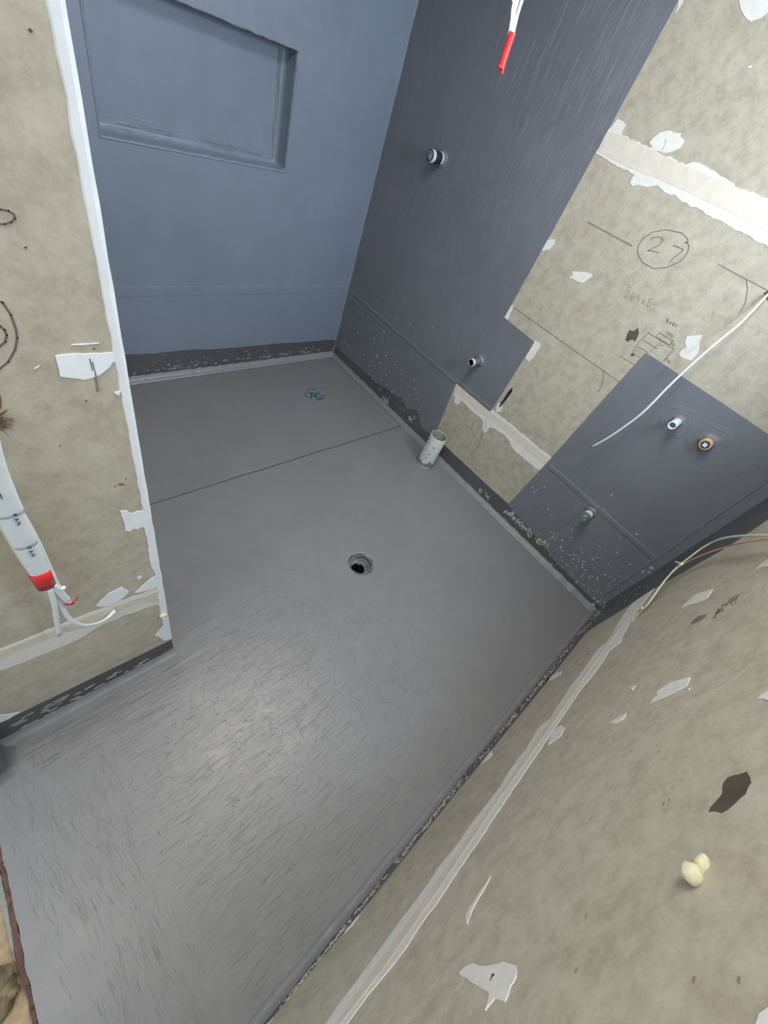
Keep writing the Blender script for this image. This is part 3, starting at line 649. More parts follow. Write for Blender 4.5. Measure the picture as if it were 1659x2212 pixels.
# brush ridges
mb = MB()
def fz(x, y): return fh(x, y)
def fridge(x, y, ang, L, wd, h):
    c, s = math.cos(ang), math.sin(ang); prof = [.1, .8, 1, .9, .6, .1]; vs = []; k0 = random.random() * 50
    for t in range(6):
        q = L * t / 5; o = (.0018 + .03 * (L < .03) * L) * noise.noise(Vector((k0 + t * .3, y * 3, 0))); px, py = x + c * q - s * o, y + s * q + c * o
        if px < -2.385 or px > -.04 or py > -.04 or py < -LC + .04 or (py > -LD - .03 and px < XD + .03): return
        if any(math.hypot(px - a, py - b) < PATCH * 1.05 for a, b, _ in DR): return
        z = fz(px, py); w_ = wd * prof[t]
        vs += [(px + s * w_, py - c * w_, z - .0004), (px, py, z + h * prof[t]), (px - s * w_, py + c * w_, z - .0004)]
    fs = []
    for i in range(5):
        for j in (0, 1): fs.append((i * 3 + j, i * 3 + j + 1, i * 3 + j + 4, i * 3 + j + 3))
    mb.add(vs, fs)
for i in range(12000):
    x = random.uniform(-2.38, -.1); y = random.uniform(-2.47, -1.0)
    if x < -2.13 + .05 * noise.noise(Vector((0, y * 5, 1))): ang = -math.pi / 2 + random.gauss(0, .12); dens = 1.0 if noise.noise(Vector((x * 6, y * 4, 8))) > -.2 else .25
    elif x < -1.5: ang = random.gauss(.07, .14); dens = .95
    elif x < -1.1: ang = random.gauss(.2, .6); dens = .5
    else: ang = random.gauss(.3, .9); dens = .16
    if y > -1.45: dens *= .12
    if y > -1.8 and x > -1.9: dens *= .8
    if random.random() > dens * (.8 + .9 * max(0, noise.noise(Vector((x * 5, y * 5, 3))) + .35)): continue
    fridge(x, y, ang, random.uniform(.012, .055) * random.choice((1, 1, 2.2)), random.uniform(.0005, .0009), random.uniform(.0003, .0008) * (.7 if x < -2.1 else 1))
for i in range(900):     # stippled blobs
    x = random.gauss(-1.72, .22); y = random.gauss(-1.85, .2)
    fridge(x, y, random.uniform(0, 6.3), random.uniform(.008, .025), random.uniform(.0007, .0014), random.uniform(.0005, .0011))
for i in range(160):     # strokes along the partition foot
    x = random.uniform(-2.32, -1.9); y = -LD - .035 - abs(random.gauss(0, .05)); fridge(x, y, random.gauss(.0, .06), random.uniform(.05, .16), .0014, random.uniform(.0006, .0014))
for i in range(60):
    x = random.uniform(-1.7, -.2); y = SEAM - .01 - abs(random.gauss(0, .03)); fridge(x, y, random.gauss(.5, .6), random.uniform(.01, .04), .0012, .001)
mb.build('brush_ridges', M['floor'], floor, kind='stuff')
# paint specks on the floor
mb = MB()
# sealant fillets
def fillet(name, pts_fn, n, wf, ww, mat, label=None, fq=1):
    vs = []; fs = []
    for i in range(n + 1):
        t = i / n; base, dw = pts_fn(t)       # corner point, direction away from the wall on the floor
        T = t; t = t * fq; a = wf * (1 + .16 * noise.noise(Vector((t * 40, wf * 99, 0))) + .06 * noise.noise(Vector((t * 140, 3, 0)))); b = ww * (1 + .28 * noise.noise(Vector((t * 55, 7, 0))) + .12 * noise.noise(Vector((t * 170, 1, 0))))
        for (c, z) in ((1.0, -.002), (.97, .0022), (.6, .16 * b / .03 * .03 + .002), (.3, .4 * b), (.12, .8 * b), (.06, 1.0 * b), (-.05, 1.0 * b)):
            zz = z if z < .003 else z
            p = Vector(base) + Vector(dw) * (a * c); vs.append((p.x, p.y, zz))
    for i in range(n):
        for j in range(6): fs.append((i * 7 + j, i * 7 + j + 1, (i + 1) * 7 + j + 1, (i + 1) * 7 + j))
    return link(name, vs, fs, mat, floor, True, label=label)
fillet('sealant_fillet', lambda t: ((-1.85 + 1.85 * t, 0, 0), (0, -1, 0)), 220, .031, .030, M['fillet'])
fillet('sealant_fillet', lambda t: ((0, -.02 - (LC - .02) * t, 0), (-1, 0, 0)), 300, .030, .022, M['floor'])
fillet('sealant_fillet', lambda t: ((-2.395 * t, -LC, 0), (0, 1, 0)), 280, .024, .024, M['floor'])
fillet('sealant_fillet', lambda t: ((-2.36 + (2.36 + XD + .004) * t, -LD, 0), (0, -1, 0)), 120, .03, .022, M['floor'], fq=.25)
# black strip painting the groove's shade along the lap at the shower step
mb = MB(); px_, n_ = -1.83, 150
for i in range(n_):
    xa, xb = -1.84 + 1.82 * i / n_, -1.84 + 1.82 * (i + 1) / n_
    ya, yb = (SEAM + .004 * noise.noise(Vector((q * 6, 0, 2))) + .0015 * noise.noise(Vector((q * 60, 4, 2))) for q in (xa, xb)); wa = .0007 + .0006 * noise.noise(Vector((xa * 30, 8, 0)))
    za = max(fh(xa, ya + .006), fh(xa, ya - .006)) - .0006
    mb.add([(xa, ya - wa, za), (xb, yb - wa, za), (xb, yb + wa, za), (xa, ya + wa, za), (xa, ya - wa, za - .003), (xb, yb - wa, za - .003), (xb, yb + wa, za - .003), (xa, ya + wa, za - .003)], [(0, 1, 2, 3), (0, 1, 5, 4), (3, 2, 6, 7)])
mb.build('lap_joint_shade', M['black'], floor)
# vertical corner fillet A/B, its bright line put into the pale colour
vs = []; fs = []
for i in range(181):
    z = .02 + (CEIL - .03) * i / 180; a = .0055 + .002 * noise.noise(Vector((z * 14, 0, 0)))
    for (x, y) in ((-a, .001), (-a * .9, -.0012), (-a * .35, -a * .35), (-.0036, -a * .9), (-.001, -a)): vs.append((x, y, z))
for i in range(180):
    for j in range(4): fs.append((i * 5 + j, i * 5 + j + 1, (i + 1) * 5 + j + 1, (i + 1) * 5 + j))
link('corner_fillet', vs, fs, M['corner'], wall_back, True)

# ================================================================== THINGS
# ---- drains
def drain(cx, cy, R0, name, label, cat, depth=.075):
    root = thing(name, (cx, cy, 0), label, cat)
    n = 64; prof = [(PATCH, 0, 1), (.092, 0, .5), (.080, .0004, 0), (R0 + .006, .0012, 0), (R0 + .001, .0002, 0), (R0 - .002, -.006, 0), (R0 - .003, -.02, 0), (R0 - .001, -.034, 0), (R0 - .009, -.045, 0), (R0 - .014, -.05, 0), (R0 - .020, -.054, 0), (R0 - .026, -.058, 0)]
    vs = []
    for pi, (rr, z, sq) in enumerate(prof):
        for k in range(n):
            a = 2 * math.pi * k / n; c, s = math.cos(a), math.sin(a); mx = max(abs(c), abs(s))
            R_ = rr * ((1 - sq) + sq / mx)
            wv = 0 if pi < 3 else noise.noise(Vector((c * 2.2, s * 2.2, z * 30 + cx))) * (.007 if pi > 4 else .005) + noise.noise(Vector((c * 6, s * 6, z * 90))) * (.004 if pi > 4 else .003)
            zz = z + (wv * .9 if pi >= 5 else 0)
            vs.append((cx + c * (R_ + wv), cy + s * (R_ + wv), zz))
    fs = []
    for i in range(len(prof) - 1):
        for k in range(n): fs.append((i * n + k, i * n + (k + 1) % n, (i + 1) * n + (k + 1) % n, (i + 1) * n + k))
    link('membrane_collar', vs, fs, M['floor'], root, True)
    mb = MB(); r_in = R0 - .029
    # rough puddled membrane rings inside the throat
    for j in range(7):
        zz = -.006 - j * .007; ph = random.random() * 6
        pts = [(cx + math.cos(a + ph) * (R0 - .0055 - j * .0015 - (.012 if j > 4 else 0) + .003 * math.sin(a * 2.3 + j)), cy + math.sin(a + ph) * (R0 - .0055 - j * .0015 - (.012 if j > 4 else 0) + .003 * math.sin(a * 2.3 + j)), zz + .004 * math.sin(a * 1.3 + j)) for a in [i * .33 for i in range(13)]]
        mb.tube(pts, [.0006] + [.0018] * 11 + [.0006], 6)
    mb.build('membrane_fold', M['fillet'], root, True)
    mb = MB(); q = 24
    vs = []; 
    for (rr, z) in ((r_in + .006, -.056), (r_in + .004, -.12), (.001, -.121)):
        vs += [(cx + math.cos(2 * math.pi * k / q) * rr, cy + math.sin(2 * math.pi * k / q) * rr, z) for k in range(q)]
    fs = [(i * q + k, i * q + (k + 1) % q, (i + 1) * q + (k + 1) % q, (i + 1) * q + k) for i in range(2) for k in range(q)]
    link('waste_pipe', vs, fs, M['dark'], root)
    return root
drain(*DR[0], 'floor_drain', 'round open drain hole in the middle of the grey floor', 'drain')
drain(*DR[1], 'shower_drain', 'shower drain hole stuffed with crumpled dark plastic near the far corner', 'drain')
bag = thing('plastic_bag', (DR[1][0], DR[1][1], -.03), 'crumpled dark plastic film stuffed into the shower drain', 'plastic')
bm = bmesh.new(); bmesh.ops.create_icosphere(bm, subdivisions=5, radius=1)
for v in bm.verts:
    c = v.co.copy(); a = abs(noise.noise(c * 2.6 + Vector((3, 1, 7)))) * 1.0 + abs(noise.noise(c * 6.5)) * .5
    k = .72 + .42 * a; v.co = Vector((c.x * .078 * k, c.y * .060 * k, c.z * .046 * k + .026))
me = bpy.data.meshes.new('film'); bm.to_mesh(me); bm.free(); me.materials.append(M['bag'])
o = bpy.data.objects.new('film', me); COL.objects.link(o); o.parent = bag
mb = MB(); cx, cy = DR[1][0], DR[1][1]
for k in range(7):
    a = 2.2 + random.uniform(-.9, .9); L = random.uniform(.04, .065)
    p0 = Vector((cx + math.cos(a) * .03, cy + math.sin(a) * .03, .01)); p1 = Vector((cx + math.cos(a) * L, cy + math.sin(a) * L, .014 + random.uniform(0, .012)))
    mb.tube([p0, (p0 + p1) / 2 + Vector((0, 0, .008)), p1], [.003, .004, .001], 5, flat=None)
mb.build('film_tail', M['silver'], bag)

# ---- toilet pipe
TP = (-.127, -1.206)
root = thing('waste_pipe', (*TP, 0), 'grey white upright plastic pipe standing on floor beside the right wall', 'pipe')
n = 40; R1, R2, HH = .052, .0485, .228
vs = []
for (rr, z) in ((R1, -.004), (R1, HH - .002), (R1 - .001, HH), (R2 + .0005, HH), (R2, HH - .002)): vs += [(TP[0] + math.cos(2 * math.pi * k / n) * rr, TP[1] + math.sin(2 * math.pi * k / n) * rr, z) for k in range(n)]
fs = [(i * n + k, i * n + (k + 1) % n, (i + 1) * n + (k + 1) % n, (i + 1) * n + k) for i in range(4) for k in range(n)]
link('pipe_body', vs, fs, M['pvc'], root, True)
vs = []
for (rr, z) in ((R2 + .0001, HH - .0018), (R2 - .0005, .12), (R2 - .001, .001)): vs += [(TP[0] + math.cos(2 * math.pi * k / n) * rr, TP[1] + math.sin(2 * math.pi * k / n) * rr, z) for k in range(n)]
fs = [(i * n + k, i * n + (k + 1) % n, (i + 1) * n + (k + 1) % n, (i + 1) * n + k) for i in range(2) for k in range(n)] + [tuple(2 * n + k for k in range(n))]
link('pipe_bore', vs, fs, M['pvc_in'], root, True)
vs = []; prof = [(.066, -.001), (.0645, .0025), (.057, .005), (.0545, .012), (.0535, .026), (.0522, .030), (.0515, .029)]
for (rr, z) in prof:
    for k in range(n):
        a = 2 * math.pi * k / n; wv = noise.noise(Vector((math.cos(a) * 2, math.sin(a) * 2, z * 20))); vs.append((TP[0] + math.cos(a) * (rr + (wv * .008 if rr > .056 else 0)), TP[1] + math.sin(a) * (rr + (wv * .008 if rr > .056 else 0)), z + (wv * .012 if z > .01 else 0)))
fs = [(i * n + k, i * n + (k + 1) % n, (i + 1) * n + (k + 1) % n, (i + 1) * n + k) for i in range(len(prof) - 1) for k in range(n)]
link('membrane_collar', vs, fs, M['mem_b'], root, True)
mb = MB(); camdir = math.atan2(CAM.y - TP[1], CAM.x - TP[0])
def spot(a, z, da, dz):
    k = 8; vs = []
    ph = random.random()
    for j in range(k):
        t = 2 * math.pi * j / k; rr = random.uniform(.7, 1.2); aa = a + da * math.cos(t) * rr; zz = z + dz * math.sin(t) * rr
        vs.append((TP[0] + math.cos(aa) * (R1 + .0008), TP[1] + math.sin(aa) * (R1 + .0008), zz))
    vs += [(TP[0] + (x - TP[0]) * .975, TP[1] + (y - TP[1]) * .975, z_) for x, y, z_ in vs]
    mb.add(vs, [tuple(range(k))] + [(j, (j + 1) % k, k + (j + 1) % k, k + j) for j in range(k)])
for (a, z, da, dz) in ((.1, .165, .07, .008), (.0, .112, .10, .004), (.02, .100, .05, .003), (-.1, .075, .12, .004), (.55, .05, .14, .005), (.6, .04, .2, .005), (.2, .03, .1, .003), (-.5, .13, .05, .004), (-.35, .09, .05, .003), (-.95, .19, .12, .006), (-.8, .17, .05, .005), (.7, .02, .15, .006)):
    spot(camdir + a, z, da, dz)
mb.build('paint_spots', M['mem_c'], root, kind='stuff')

# ---- pipe stubs on the right wall
def stub(y, z, L, R, label, name='pipe_stub', body='black', ring=None, end='hole', mound=.045, mh=.006, bore=None, tilt=(0, 0), cat='pipe'):
    root = thing(name, (-.002, y, z), label, cat)
    n = 28; ax = Vector((-1, tilt[0], tilt[1])).normalized(); u = Vector((0, 1, 0)); u = (u - ax * ax.dot(u)).normalized(); v = ax.cross(u); O = Vector((0, y, z))
    def lathe(prof, nm, mat, jit=0, smooth=True, label=None, cap=False):
        vs = []
        for (t, rr) in prof:
            for k in range(n):
                a = 2 * math.pi * k / n; q = 1 + jit * noise.noise(Vector((math.cos(a) * 2, math.sin(a) * 2, t * 60 + y * 9)))
                vs.append(O + ax * t + (u * math.cos(a) + v * math.sin(a)) * rr * q)
        fs = [(i * n + k, i * n + (k + 1) % n, (i + 1) * n + (k + 1) % n, (i + 1) * n + k) for i in range(len(prof) - 1) for k in range(n)]
        if cap: fs.append(tuple((len(prof) - 1) * n + k for k in range(n)))
        return link(nm, vs, fs, mat, root, smooth, label=label)
    lathe([(.0018, mound * 1.0), (.0034, mound * .96), (.0026, mound * .91), (.0030, mound * .84), (.0042, mound * .80), (.0030, mound * .76), (.0032, mound * .68), (.0046, mound * .63), (.0034, mound * .58), (mh * .8, R * 1.5), (mh, R * 1.35), (mh * 1.8, R * 1.14), (mh * 2.3, R * 1.03), (mh * 2.4, R * .96)], 'membrane_collar', M['mem_b'], .16)
    body_o = lathe([(.002, R), (L * .98, R), (L, R * .95), (L, R * .72), (L * .93, R * .68)], 'pipe_body', M[body], .02 if body == 'black' else 0)
    if ring:
        for (t0, t1, rr, mt, a0, a1) in ring:
            k = 16; vs = []
            for i in range(k + 1):
                a = a0 + (a1 - a0) * i / k; e = u * math.cos(a) + v * math.sin(a); jw = .0015 * noise.noise(Vector((i * .8, t0 * 99, 0)))
                vs += [O + ax * (t0 + jw) + e * rr * R, O + ax * (t1 - jw) + e * rr * R, O + ax * (t1 - jw) + e * R * .97, O + ax * (t0 + jw) + e * R * .97]
            fs = []
            for i in range(k):
                for j in range(4): fs.append((i * 4 + j, i * 4 + (j + 1) % 4, (i + 1) * 4 + (j + 1) % 4, (i + 1) * 4 + j))
            fs += [(0, 1, 2, 3), (k * 4 + 3, k * 4 + 2, k * 4 + 1, k * 4)]
            body_o['_base'] = (-.002, y, z)
            link('bare_plastic_ring', vs, fs, M[mt], body_o, label='uncoated pale band')
    if end == 'crumple':
        bm = bmesh.new(); bmesh.ops.create_icosphere(bm, subdivisions=4, radius=1)
        for q in bm.verts:
            c = q.co.copy(); a = abs(noise.noise(c * 3 + Vector((y, 1, 7)))) + .5 * abs(noise.noise(c * 8))
            q.co = ax * (L - .006 + c.z * R * .55 * (.7 + .6 * a)) + u * c.x * R * .98 * (.75 + .4 * a) + v * c.y * R * .98 * (.75 + .4 * a) + Vector((.002, 0, 0))
        me = bpy.data.meshes.new('crumpled_plug'); bm.to_mesh(me); bm.free(); me.materials.append(M['bag' if body != 'silver' else 'silver'])
        o = bpy.data.objects.new('crumpled_plug', me); COL.objects.link(o); o.parent = root
    else:
        lathe([(L * .93, R * .70), (L * .55, R * .68), (L * .5, R * .66), (L * .5, .0005)], 'pipe_bore', M[bore or 'dark'])
    return root, lathe
T2 = 2 * math.pi
stub(-.425, 1.342, .090, .0245, 'black coated pipe stub on the upper shower wall with torn white rim', body='black', end='crumple', mound=.062,
     ring=[(.070, .0895, 1.05, 'whitepl', 1.9, 4.6), (.010, .022, 1.06, 'whitepl', 2.4, 5.6)])
stub(-1.143, .683, .088, .0205, 'silver white pipe stub near the stepped corner of the shower membrane', body='silver', end='hole', mound=.045,
     ring=[(.073, .0865, 1.06, 'whitepl', 0, T2)])
stub(-2.118, .440, .098, .0205, 'low pipe stub with crumpled end and cream band near the near corner', body='silver', end='crumple', mound=.032,
     ring=[(.030, .058, 1.06, 'cream', 0, T2)])
stub(-2.085, 1.010, .085, .0165, 'open white pipe stub beside the yellow plugged outlet', body='whitepl', end='hole', bore='whitepl', mound=.066)
rt, lathe = stub(-2.222, 1.012, .046, .0215, 'yellow plugged water outlet on the basin wall', name='water_outlet', body='yellow', end='hole', bore='yellow', mound=.078, mh=.010, cat='pipe')
lathe([(.030, .0155), (.047, .0155), (.048, .0145), (.048, .0105), (.046, .0100)], 'plug_ring', M['blue'])
mb = MB(); mb.box((-.0495, -2.222 - .0075, 1.012 - .0075), (-.040, -2.222 + .0075, 1.012 + .0075)); mb.build('plug_key', M['whitepl'], rt)

# ---- flat cable sagging out of right wall
def spline(pts, k=6):
    P = [Vector(p) for p in pts]; P = [P[0] * 2 - P[1]] + P + [P[-1] * 2 - P[-2]]; out = []
    for i in range(1, len(P) - 2):
        for j in range(k):
            t = j / k; out.append(.5 * ((2 * P[i]) + (-P[i - 1] + P[i + 1]) * t + (2 * P[i - 1] - 5 * P[i] + 4 * P[i + 1] - P[i + 2]) * t * t + (-P[i - 1] + 3 * P[i] - 3 * P[i + 1] + P[i + 2]) * t ** 3))
    out.append(P[-2]); return out
def cable(root, nm, pts, flat, mat, ref, n=8, **kw):
    mb = MB(); mb.tube(spline(pts), 1, n, flat=flat, ref=ref); return mb.build(nm, M[mat], root, True, **kw)
cp = [at(1672, 622, 'B', -.004), at(1650, 645, 'B', .012), at(1600, 697, 'B', .035), at(1548, 740, 'B', .055), at(1500, 782, 'B', .065), at(1448, 831, 'B', .075), at(1392, 888, 'B', .08), at(1350, 921, 'B', .075), at(1310, 948, 'B', .068), at(1279, 965, 'B', .06)]
root = thing('flat_cable', tuple(cp[0]), 'single white flat cable hanging from a hole across the basin membrane', 'cable')
cable(root, 'sheath', cp, (.0046, .0026), 'cable', (0, -.6, .8))
e = (cp[-1] - cp[-2]).normalized()
for q in (-.002, .0005, .0028):
    mb = MB(); mb.tube([cp[-1] - e * .002 + Vector((0, q * .6, q)), cp[-1] + e * .008 + Vector((0, q * .7, q * 1.2))], .0011, 6); mb.build('copper_core', M['copper' if q < .002 else 'redin'], root)
layer('cable_hole', 'B', [(1650, 633), (1659, 628), (1672, 630), (1675, 650), (1658, 650)], .0005, M['redwood'], wall_right)

# ---- cable bunch hanging from ceiling with red sleeve
p0 = [at(1082, 148, 'B', .6), at(1093, 112, 'B', .6), at(1103, 83, 'B', .6), at(1110, 45, 'B', .6), at(1119, 0, 'B', .6)]
q0 = p0[-1]; up = [q0 + Vector((-.002, .004, .12)), q0 + Vector((-.01, .01, .35)), Vector((q0.x - .02, q0.y + .015, CEIL))]
root = thing('hanging_cables', tuple(Vector((q0.x - .02, q0.y + .015, CEIL))), 'bunch of white cables with a red taped end hanging from above', 'cable')
cr = Vector((.715, -.626, 0)).normalized()
for k, (o1, o2) in enumerate(((-.0070, -.0095), (-.0005, -.0005), (.0060, .0105))):
    pts = [p0[2] + cr * o1 * .8] + [p0[3] + cr * o1 + Vector((0, .002 * (k % 2), 0)), p0[4] + cr * o2] + [u_ + cr * o2 for u_ in up]
    cable(root, 'cable_strand', pts, (.0044, .0030), 'cable', cr)
mb = MB(); sl = spline([p0[2] + Vector((0, 0, .012)), p0[2], p0[1], p0[0]], 4)
mb.tube(sl, 1, 12, flat=(.0105, .007), ref=cr, cap=False); mb.build('red_sleeve', M['red'], root, True)
t = (p0[0] - p0[1]).normalized()
mb = MB()
for s_ in (-1, 1): mb.tube([p0[0] + cr * .005 * s_ - t * .006, p0[0] + cr * .006 * s_ + t * (.009 if s_ > 0 else .0)], [.0052, .0066], 12, cap=False)
mb.build('open_sleeve_end', M['redin'], root, True)
mb = MB(); z_ = p0[4] - Vector((0, 0, .005)); mb.tube([z_ + cr * -.011, z_ + cr * -.016], .003, 6); mb.build('tape_tail', M['mask'], root)

# ---- taped cable bundle on left, in front of the nib wall
def ribbon(root, nm, pts, wd, mat, th=.0016, ref=(1, 0, .3), **kw):
    mb = MB(); mb.tube(spline(pts, 4), 1, 8, flat=(wd / 2, th), ref=ref); return mb.build(nm, M[mat], root, True, **kw)
bp_ = [at(-46, 930, 'D', .05), at(-22, 1010, 'D', .045), at(8, 1080, 'D', .04), at(38, 1140, 'D', .035), at(68, 1200, 'D', .03), at(98, 1254, 'D', .026)]
root = thing('cable_bundle', tuple(bp_[0]), 'white cable bundle wrapped in tape marked FAN at the left edge', 'cable')
cable(root, 'taped_bundle', bp_, (.0150, .0060), 'cable', (1, 0, .45))
cable(root, 'cable_strand', [at(-60, 1010, 'D', .028), at(-14, 1100, 'D', .028), at(20, 1160, 'D', .026), at(52, 1213, 'D', .024), at(82, 1252, 'D', .024)], (.0048, .003), 'cream', (1, 0, .45))
cable(root, 'cable_strand', [at(18, 1062, 'D', .030), at(46, 1108, 'D', .029), at(74, 1156, 'D', .028), at(100, 1210, 'D', .028), at(120, 1254, 'D', .028), at(136, 1282, 'D', .028)], (.0045, .003), 'cable', (1, 0, .45))
def wrap(a, b, nm, mat, flat):
    mb = MB(); mb.tube([a, (a + b) / 2, b], 1, 14, flat=flat, ref=(1, 0, .45)); return mb.build(nm, M[mat], root, True)
tp_ = spline(bp_, 8)
for (a, b, fl) in ((2, 20, (.0180, .0082)), (19, 29, (.0166, .0076)), (28, 38, (.0160, .0072))):
    mb = MB(); mb.tube(tp_[a:b + 1], 1, 18, flat=fl, ref=(1, 0, .45)); mb.build('masking_tape', M['mask'], root, True)
wrap(at(86, 1236, 'D', .0285), at(104, 1266, 'D', .026), 'red_tape', 'red', (.0172, .0082))
# tape lettering, strokes lie on tape face
def tapeink(lines, off):
    mb = MB()
    for L in lines:
        P = [at(x, y, 'D', off) for x, y in L]
        for a, b in zip(P[:-1], P[1:]): mb.tube([a, b], .0007, 5)
    return mb
tapeink(write('FAN', (26, 1112), (4.6, 8.6), (8, -4)), .0465).build('tape_lettering', M['ink'], root, label='handwritten word FAN')
tapeink(write('FAN', (57, 1183), (4.6, 7.4), (8, -4)), .0408).build('tape_lettering', M['ink'], root, label='handwritten word FAN')
tapeink([[(0, 1066), (5, 1078)]], .0505).build('tape_lettering', M['ink'], root)
ribbon(root, 'cable_tail', [at(108, 1272, 'D', .03), at(117, 1300, 'D', .03), at(123, 1340, 'D', .026), at(128, 1373, 'D', .022)], .0105, 'mask', .002)
cable(root, 'cable_tail', [at(104, 1262, 'D', .022), at(124, 1290, 'D', .022), at(138, 1318, 'D', .024), at(150, 1335, 'D', .026), at(168, 1347, 'D', .026), at(192, 1350, 'D', .022), at(222, 1341, 'D', .014), at(249, 1318, 'D', .006)], (.0050, .0028), 'cable', (1, 0, .45))
cable(root, 'cable_tail', [at(110, 1262, 'D', .026), at(124, 1276, 'D', .028), at(140, 1292, 'D', .028), at(152, 1302, 'D', .028)], (.0052, .0035), 'cable', (1, 0, .45))
cable(root, 'cable_tail', [at(118, 1262, 'D', .03), at(134, 1278, 'D', .03), at(150, 1296, 'D', .03)], (.004, .003), 'mask', (1, 0, .45))
ribbon(root, 'red_tape_end', [at(143, 1303, 'D', .029), at(154, 1304, 'D', .03), at(160, 1301, 'D', .03)], .010, 'red', .002, (0, 0, 1))
cable(root, 'red_tape_end', [at(156, 1302, 'D', .03), at(164, 1296, 'D', .034), at(169, 1287, 'D', .038)], (.002, .001), 'red', (1, 0, .45))
mb = MB(); mb.tube([at(132, 1272, 'D', .033), at(140, 1268, 'D', .036)], .004, 8); mb.build('cable_tie', M['cable'], root, True)

# ---- twin cables across the near corner
ca = [at(1720, 1158, 'C', .05), at(1659, 1157, 'C', .052), at(1600, 1158, 'C', .055), at(1555, 1165, 'C', .056), at(1520, 1182, 'C', .055), at(1490, 1204, 'C', .052), at(1462, 1226, 'C', .046), at(1435, 1256, 'C', .036), at(1412, 1288, 'C', .024), at(1395, 1311, 'C', .012), at(1384, 1318, 'C', .006)]
cb = [at(1720, 1160, 'C', .03), at(1659, 1165, 'C', .03), at(1610, 1172, 'C', .032), at(1560, 1183, 'C', .034), at(1515, 1199, 'C', .036), at(1475, 1219, 'C', .036), at(1440, 1250, 'C', .03), at(1421, 1278, 'C', .02), at(1402, 1304, 'C', .010), at(1386, 1320, 'C', .008), at(1376, 1330, 'C', .005), at(1364, 1344, 'C', -.001)]
root = thing('corner_cables', tuple(cb[-1]), 'cream flat cable tied to a red and white wire at the near corner', 'cable')
cable(root, 'cream_sheath', ca, (.0046, .0028), 'cream', (-.5, 0, .85))
cable(root, 'white_wire', cb, (.0019, .0017), 'cream', (-.5, 0, .85))
cable(root, 'red_wire', [p + Vector((-.0028, .0008, -.0018)) for p in cb], (.0021, .0021), 'red', (-.5, 0, .85))
cable(root, 'white_wire', [p + Vector((-.0050, .0002, -.0034)) for p in cb], (.0017, .0015), 'cream', (-.5, 0, .85))
for (x, y, off, s) in ((1472, 1219, .05, 1), (1388, 1314, .012, .8)):
    P = at(x, y, 'C', off); tdir = Vector((-.55, 0, -.8)).normalized(); wv = tdir.cross(Vector((0, 1, 0)))
    mb = MB(); mb.tube([P - tdir * .007 * s, P + tdir * .007 * s], 1, 10, flat=(.0085 * s, .005), ref=wv); mb.build('cable_tie', M['cream'], root, True)
    mb = MB(); a_ = P + Vector((0, .003, 0)); b_ = at(x - 13 * s, y - 6 * s, 'C', off + .004); mb.tube([a_, b_], 1, 8, flat=(.0035, .0012), ref=tdir); mb.build('tie_tail', M['cream'], root)

# ---- foam and plaster lumps
def lump(name, label, cat, pts, mat, sc=1, seed=0):
    """pts: (position, radius) list fused into one lumpy body"""
    base = Vector(pts[0][0]); root = None
    bm = bmesh.new()
    mbd = bpy.data.metaballs.new(name + '_tmp')
    bm.free(); bpy.data.metaballs.remove(mbd)
    bm = bmesh.new(); bmesh.ops.create_icosphere(bm, subdivisions=5, radius=1)
    cen = sum((Vector(p) for p, _ in pts), Vector()) / len(pts)
    for v in bm.verts:
        dr = v.co.normalized(); best = 0
        # ray out from centre to the farthest sphere surface
        for p, rr in pts:
            oc = cen - Vector(p); b = oc.dot(dr); c = oc.dot(oc) - rr * rr; disc = b * b - c
            if disc > 0: best = max(best, -b + math.sqrt(disc))
            else: best = max(best, 0)
        best = max(best, min(rr for _, rr in pts) * .5)
        best *= 1 + .16 * noise.noise(dr * 3 + Vector((seed, 0, 0))) + .07 * noise.noise(dr * 9 + Vector((seed, 3, 0)))
        v.co = dr * best + (cen - base)
    for _ in range(1): bmesh.ops.smooth_vert(bm, verts=bm.verts, factor=.5, use_axis_x=True, use_axis_y=True, use_axis_z=True)
    me = bpy.data.meshes.new(name); bm.to_mesh(me); bm.free(); me.materials.append(mat)
    for p in me.polygons: p.use_smooth = True
    o = bpy.data.objects.new(name, me); COL.objects.link(o); o.location = base; o['label'] = label; o['category'] = cat
    return o
def worm(name, label, cat, pts, mat, seed):
    """lumpy blob swept along a short path: pts = (position, radius)"""
    base = Vector(pts[0][0]); P = spline([p for p, _ in pts], 5); R_ = spline([(r_, 0, 0) for _, r_ in pts], 5); n = 20
    mb = MB(); mb.tube([p - base for p in P], [max(.0008, q.x) for q in R_], n)
    vs = [Vector(v) + Vector(v).normalized() * (.0022 * noise.noise(Vector(v) * 120) + .0012 * noise.noise(Vector(v) * 320)) * 1.0 + Vector(v).normalized() * .0004 * noise.noise(Vector(v) * 160 + Vector((seed, 0, 0))) if Vector(v).length > 0 else v for v in mb.v]
    o = link(name, vs, mb.f, mat, None, True); o.location = base; o['label'] = label; o['category'] = cat
    return o
worm('foam_blob', 'cream two lobed expanding foam blob stuck on the near wall', 'foam', [(at(x, y, 'C', off), rr) for (x, y, rr, off) in
     ((1484, 1890, .0015, .008), (1489, 1888, .0088, .008), (1496, 1886, .0106, .009), (1502, 1881, .0068, .006), (1508, 1875, .0066, .005), (1514, 1867, .0076, .005), (1519, 1858, .0062, .004), (1522, 1850, .0036, .003), (1523, 1847, .001, .002))], M['foam'], 2)
lump('foam_bead', 'tiny yellow foam bead on the corner bead above the partition foot', 'foam', [(at(350, 1330, 'D', .005), .0065), (at(355, 1328, 'D', .006), .0065)], M['foam'], seed=5)

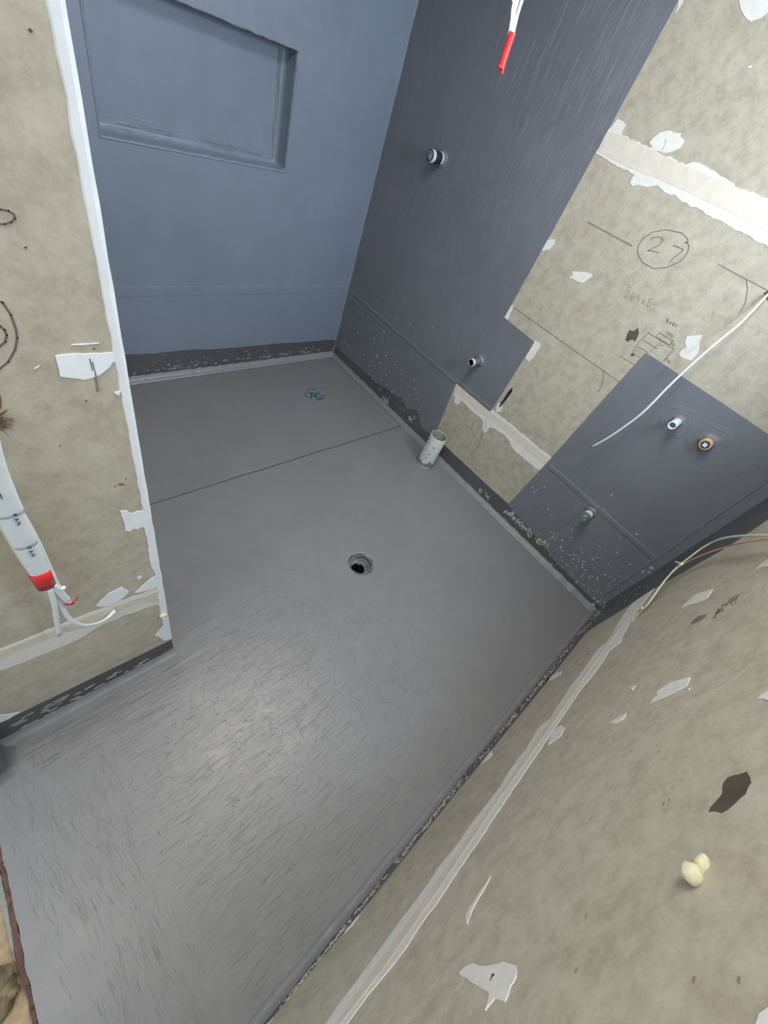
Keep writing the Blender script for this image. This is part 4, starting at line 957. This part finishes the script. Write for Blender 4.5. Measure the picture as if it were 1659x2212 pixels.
# ---- fibres poking from a hole at left
root = thing('fibre_tuft', tuple(at(-6, 910, 'D', 0)), 'small tuft of dry fibres poking from the left wall edge', 'fibre')
mb = MB()
for i in range(34):
    a = at(random.uniform(-16, 2), random.uniform(893, 925), 'D', 0); L = random.uniform(.008, .02); an = random.uniform(-1.3, 1.3)
    b = a + Vector((math.cos(an) * L, -random.uniform(.002, .012), math.sin(an) * L)); mb.tube([a, (a + b) / 2 + Vector((0, -.002, .001)), b], [.0007, .0007, .0003], 4)
mb.build('fibres', M['fibre'], root, kind='stuff')
mb = MB(); mb.tube([at(10, 909, 'D', .001), at(30, 906, 'D', .003)], .0009, 5); mb.build('loose_fibre', M['fibre'], root)
layer('knockout_hole', 'D', [(-16, 848), (0, 850), (3, 862), (3, 880), (1, 884), (-16, 884)], .0008, M['fibre'], wall_nib)

# ---- hallway beyond doorway: boards, threshold strips
mb = MB(); mb.box((-3.4, -3.4, -.045), (-2.2, -1.0, -.022)); hall = struct(mb.build('floor_hallway', M['timber'])); hall['label'] = 'brown particleboard floor outside the doorway'
def strip(nm, pxs, z0, z1, mat, parent=None, label=None):
    n = len(pxs); P = []
    for (x, y) in pxs:
        v = ray(x, y); P.append(CAM + v * ((z1 - CAM.z) / v.z))
    P = [tuple(q) for q in jag([(p.x, p.y) for p in P], .012, .0014)]; n = len(P)
    vs = [(x, y, z1) for x, y in P] + [(x, y, z0) for x, y in P]
    return link(nm, vs, [tuple(range(n))] + [(i, (i + 1) % n, n + (i + 1) % n, n + i) for i in range(n)], mat, parent, label=label)
tr = strip('trim_2', [(-30, 1790), (-4, 1795), (2, 1830), (10, 1870), (22, 1925), (36, 1985), (46, 2040), (55, 2085), (68, 2140), (80, 2200), (86, 2260), (76, 2260), (70, 2205), (58, 2150), (46, 2105), (36, 2080), (26, 2010), (16, 1950), (4, 1895), (-8, 1850)], -.03, -.003, M['redwood'])
struct(tr)['label'] = 'splintered red brown timber edge of the threshold'
tr = strip('trim_3', [(-10, 1850), (4, 1896), (16, 1951), (26, 2011), (36, 2081), (30, 2070), (20, 2030), (10, 1985), (0, 1940), (-14, 1895)], -.03, -.006, M['greystrip'])
struct(tr)['label'] = 'grey strip beside the splintered threshold timber'
mb = MB()
for i in range(26):
    y = random.uniform(-2.25, -1.8); x = -2.402 + .065 * (y + 1.8); an = random.uniform(-.9, .9); L = random.uniform(.004, .012)
    a = Vector((x - .005, y, -.004)); b = a + Vector((math.cos(an) * L, math.sin(an) * L, random.uniform(.002, .006))); mb.tube([a, b], [.0014, .0004], 5)
mb.build('splinters', M['redwood'], tr, kind='stuff')
rp = []
for (x, y, rr, z) in ((-12, 2130, .03, 0), (0, 2120, .024, .005), (12, 2128, .020, .0), (22, 2145, .016, -.005), (2, 2150, .024, -.005), (-8, 2175, .03, -.005), (10, 2170, .018, -.008)):
    v = ray(x, y); P = CAM + v * ((z - CAM.z) / v.z); rp.append((P, rr))
lump('rubble_lump', 'dusty mottled lump lying on the boards at the lower left', 'rubble', rp, M['cloth'], seed=9)

for o in bpy.data.objects:
    if '_base' in o.keys(): del o['_base']
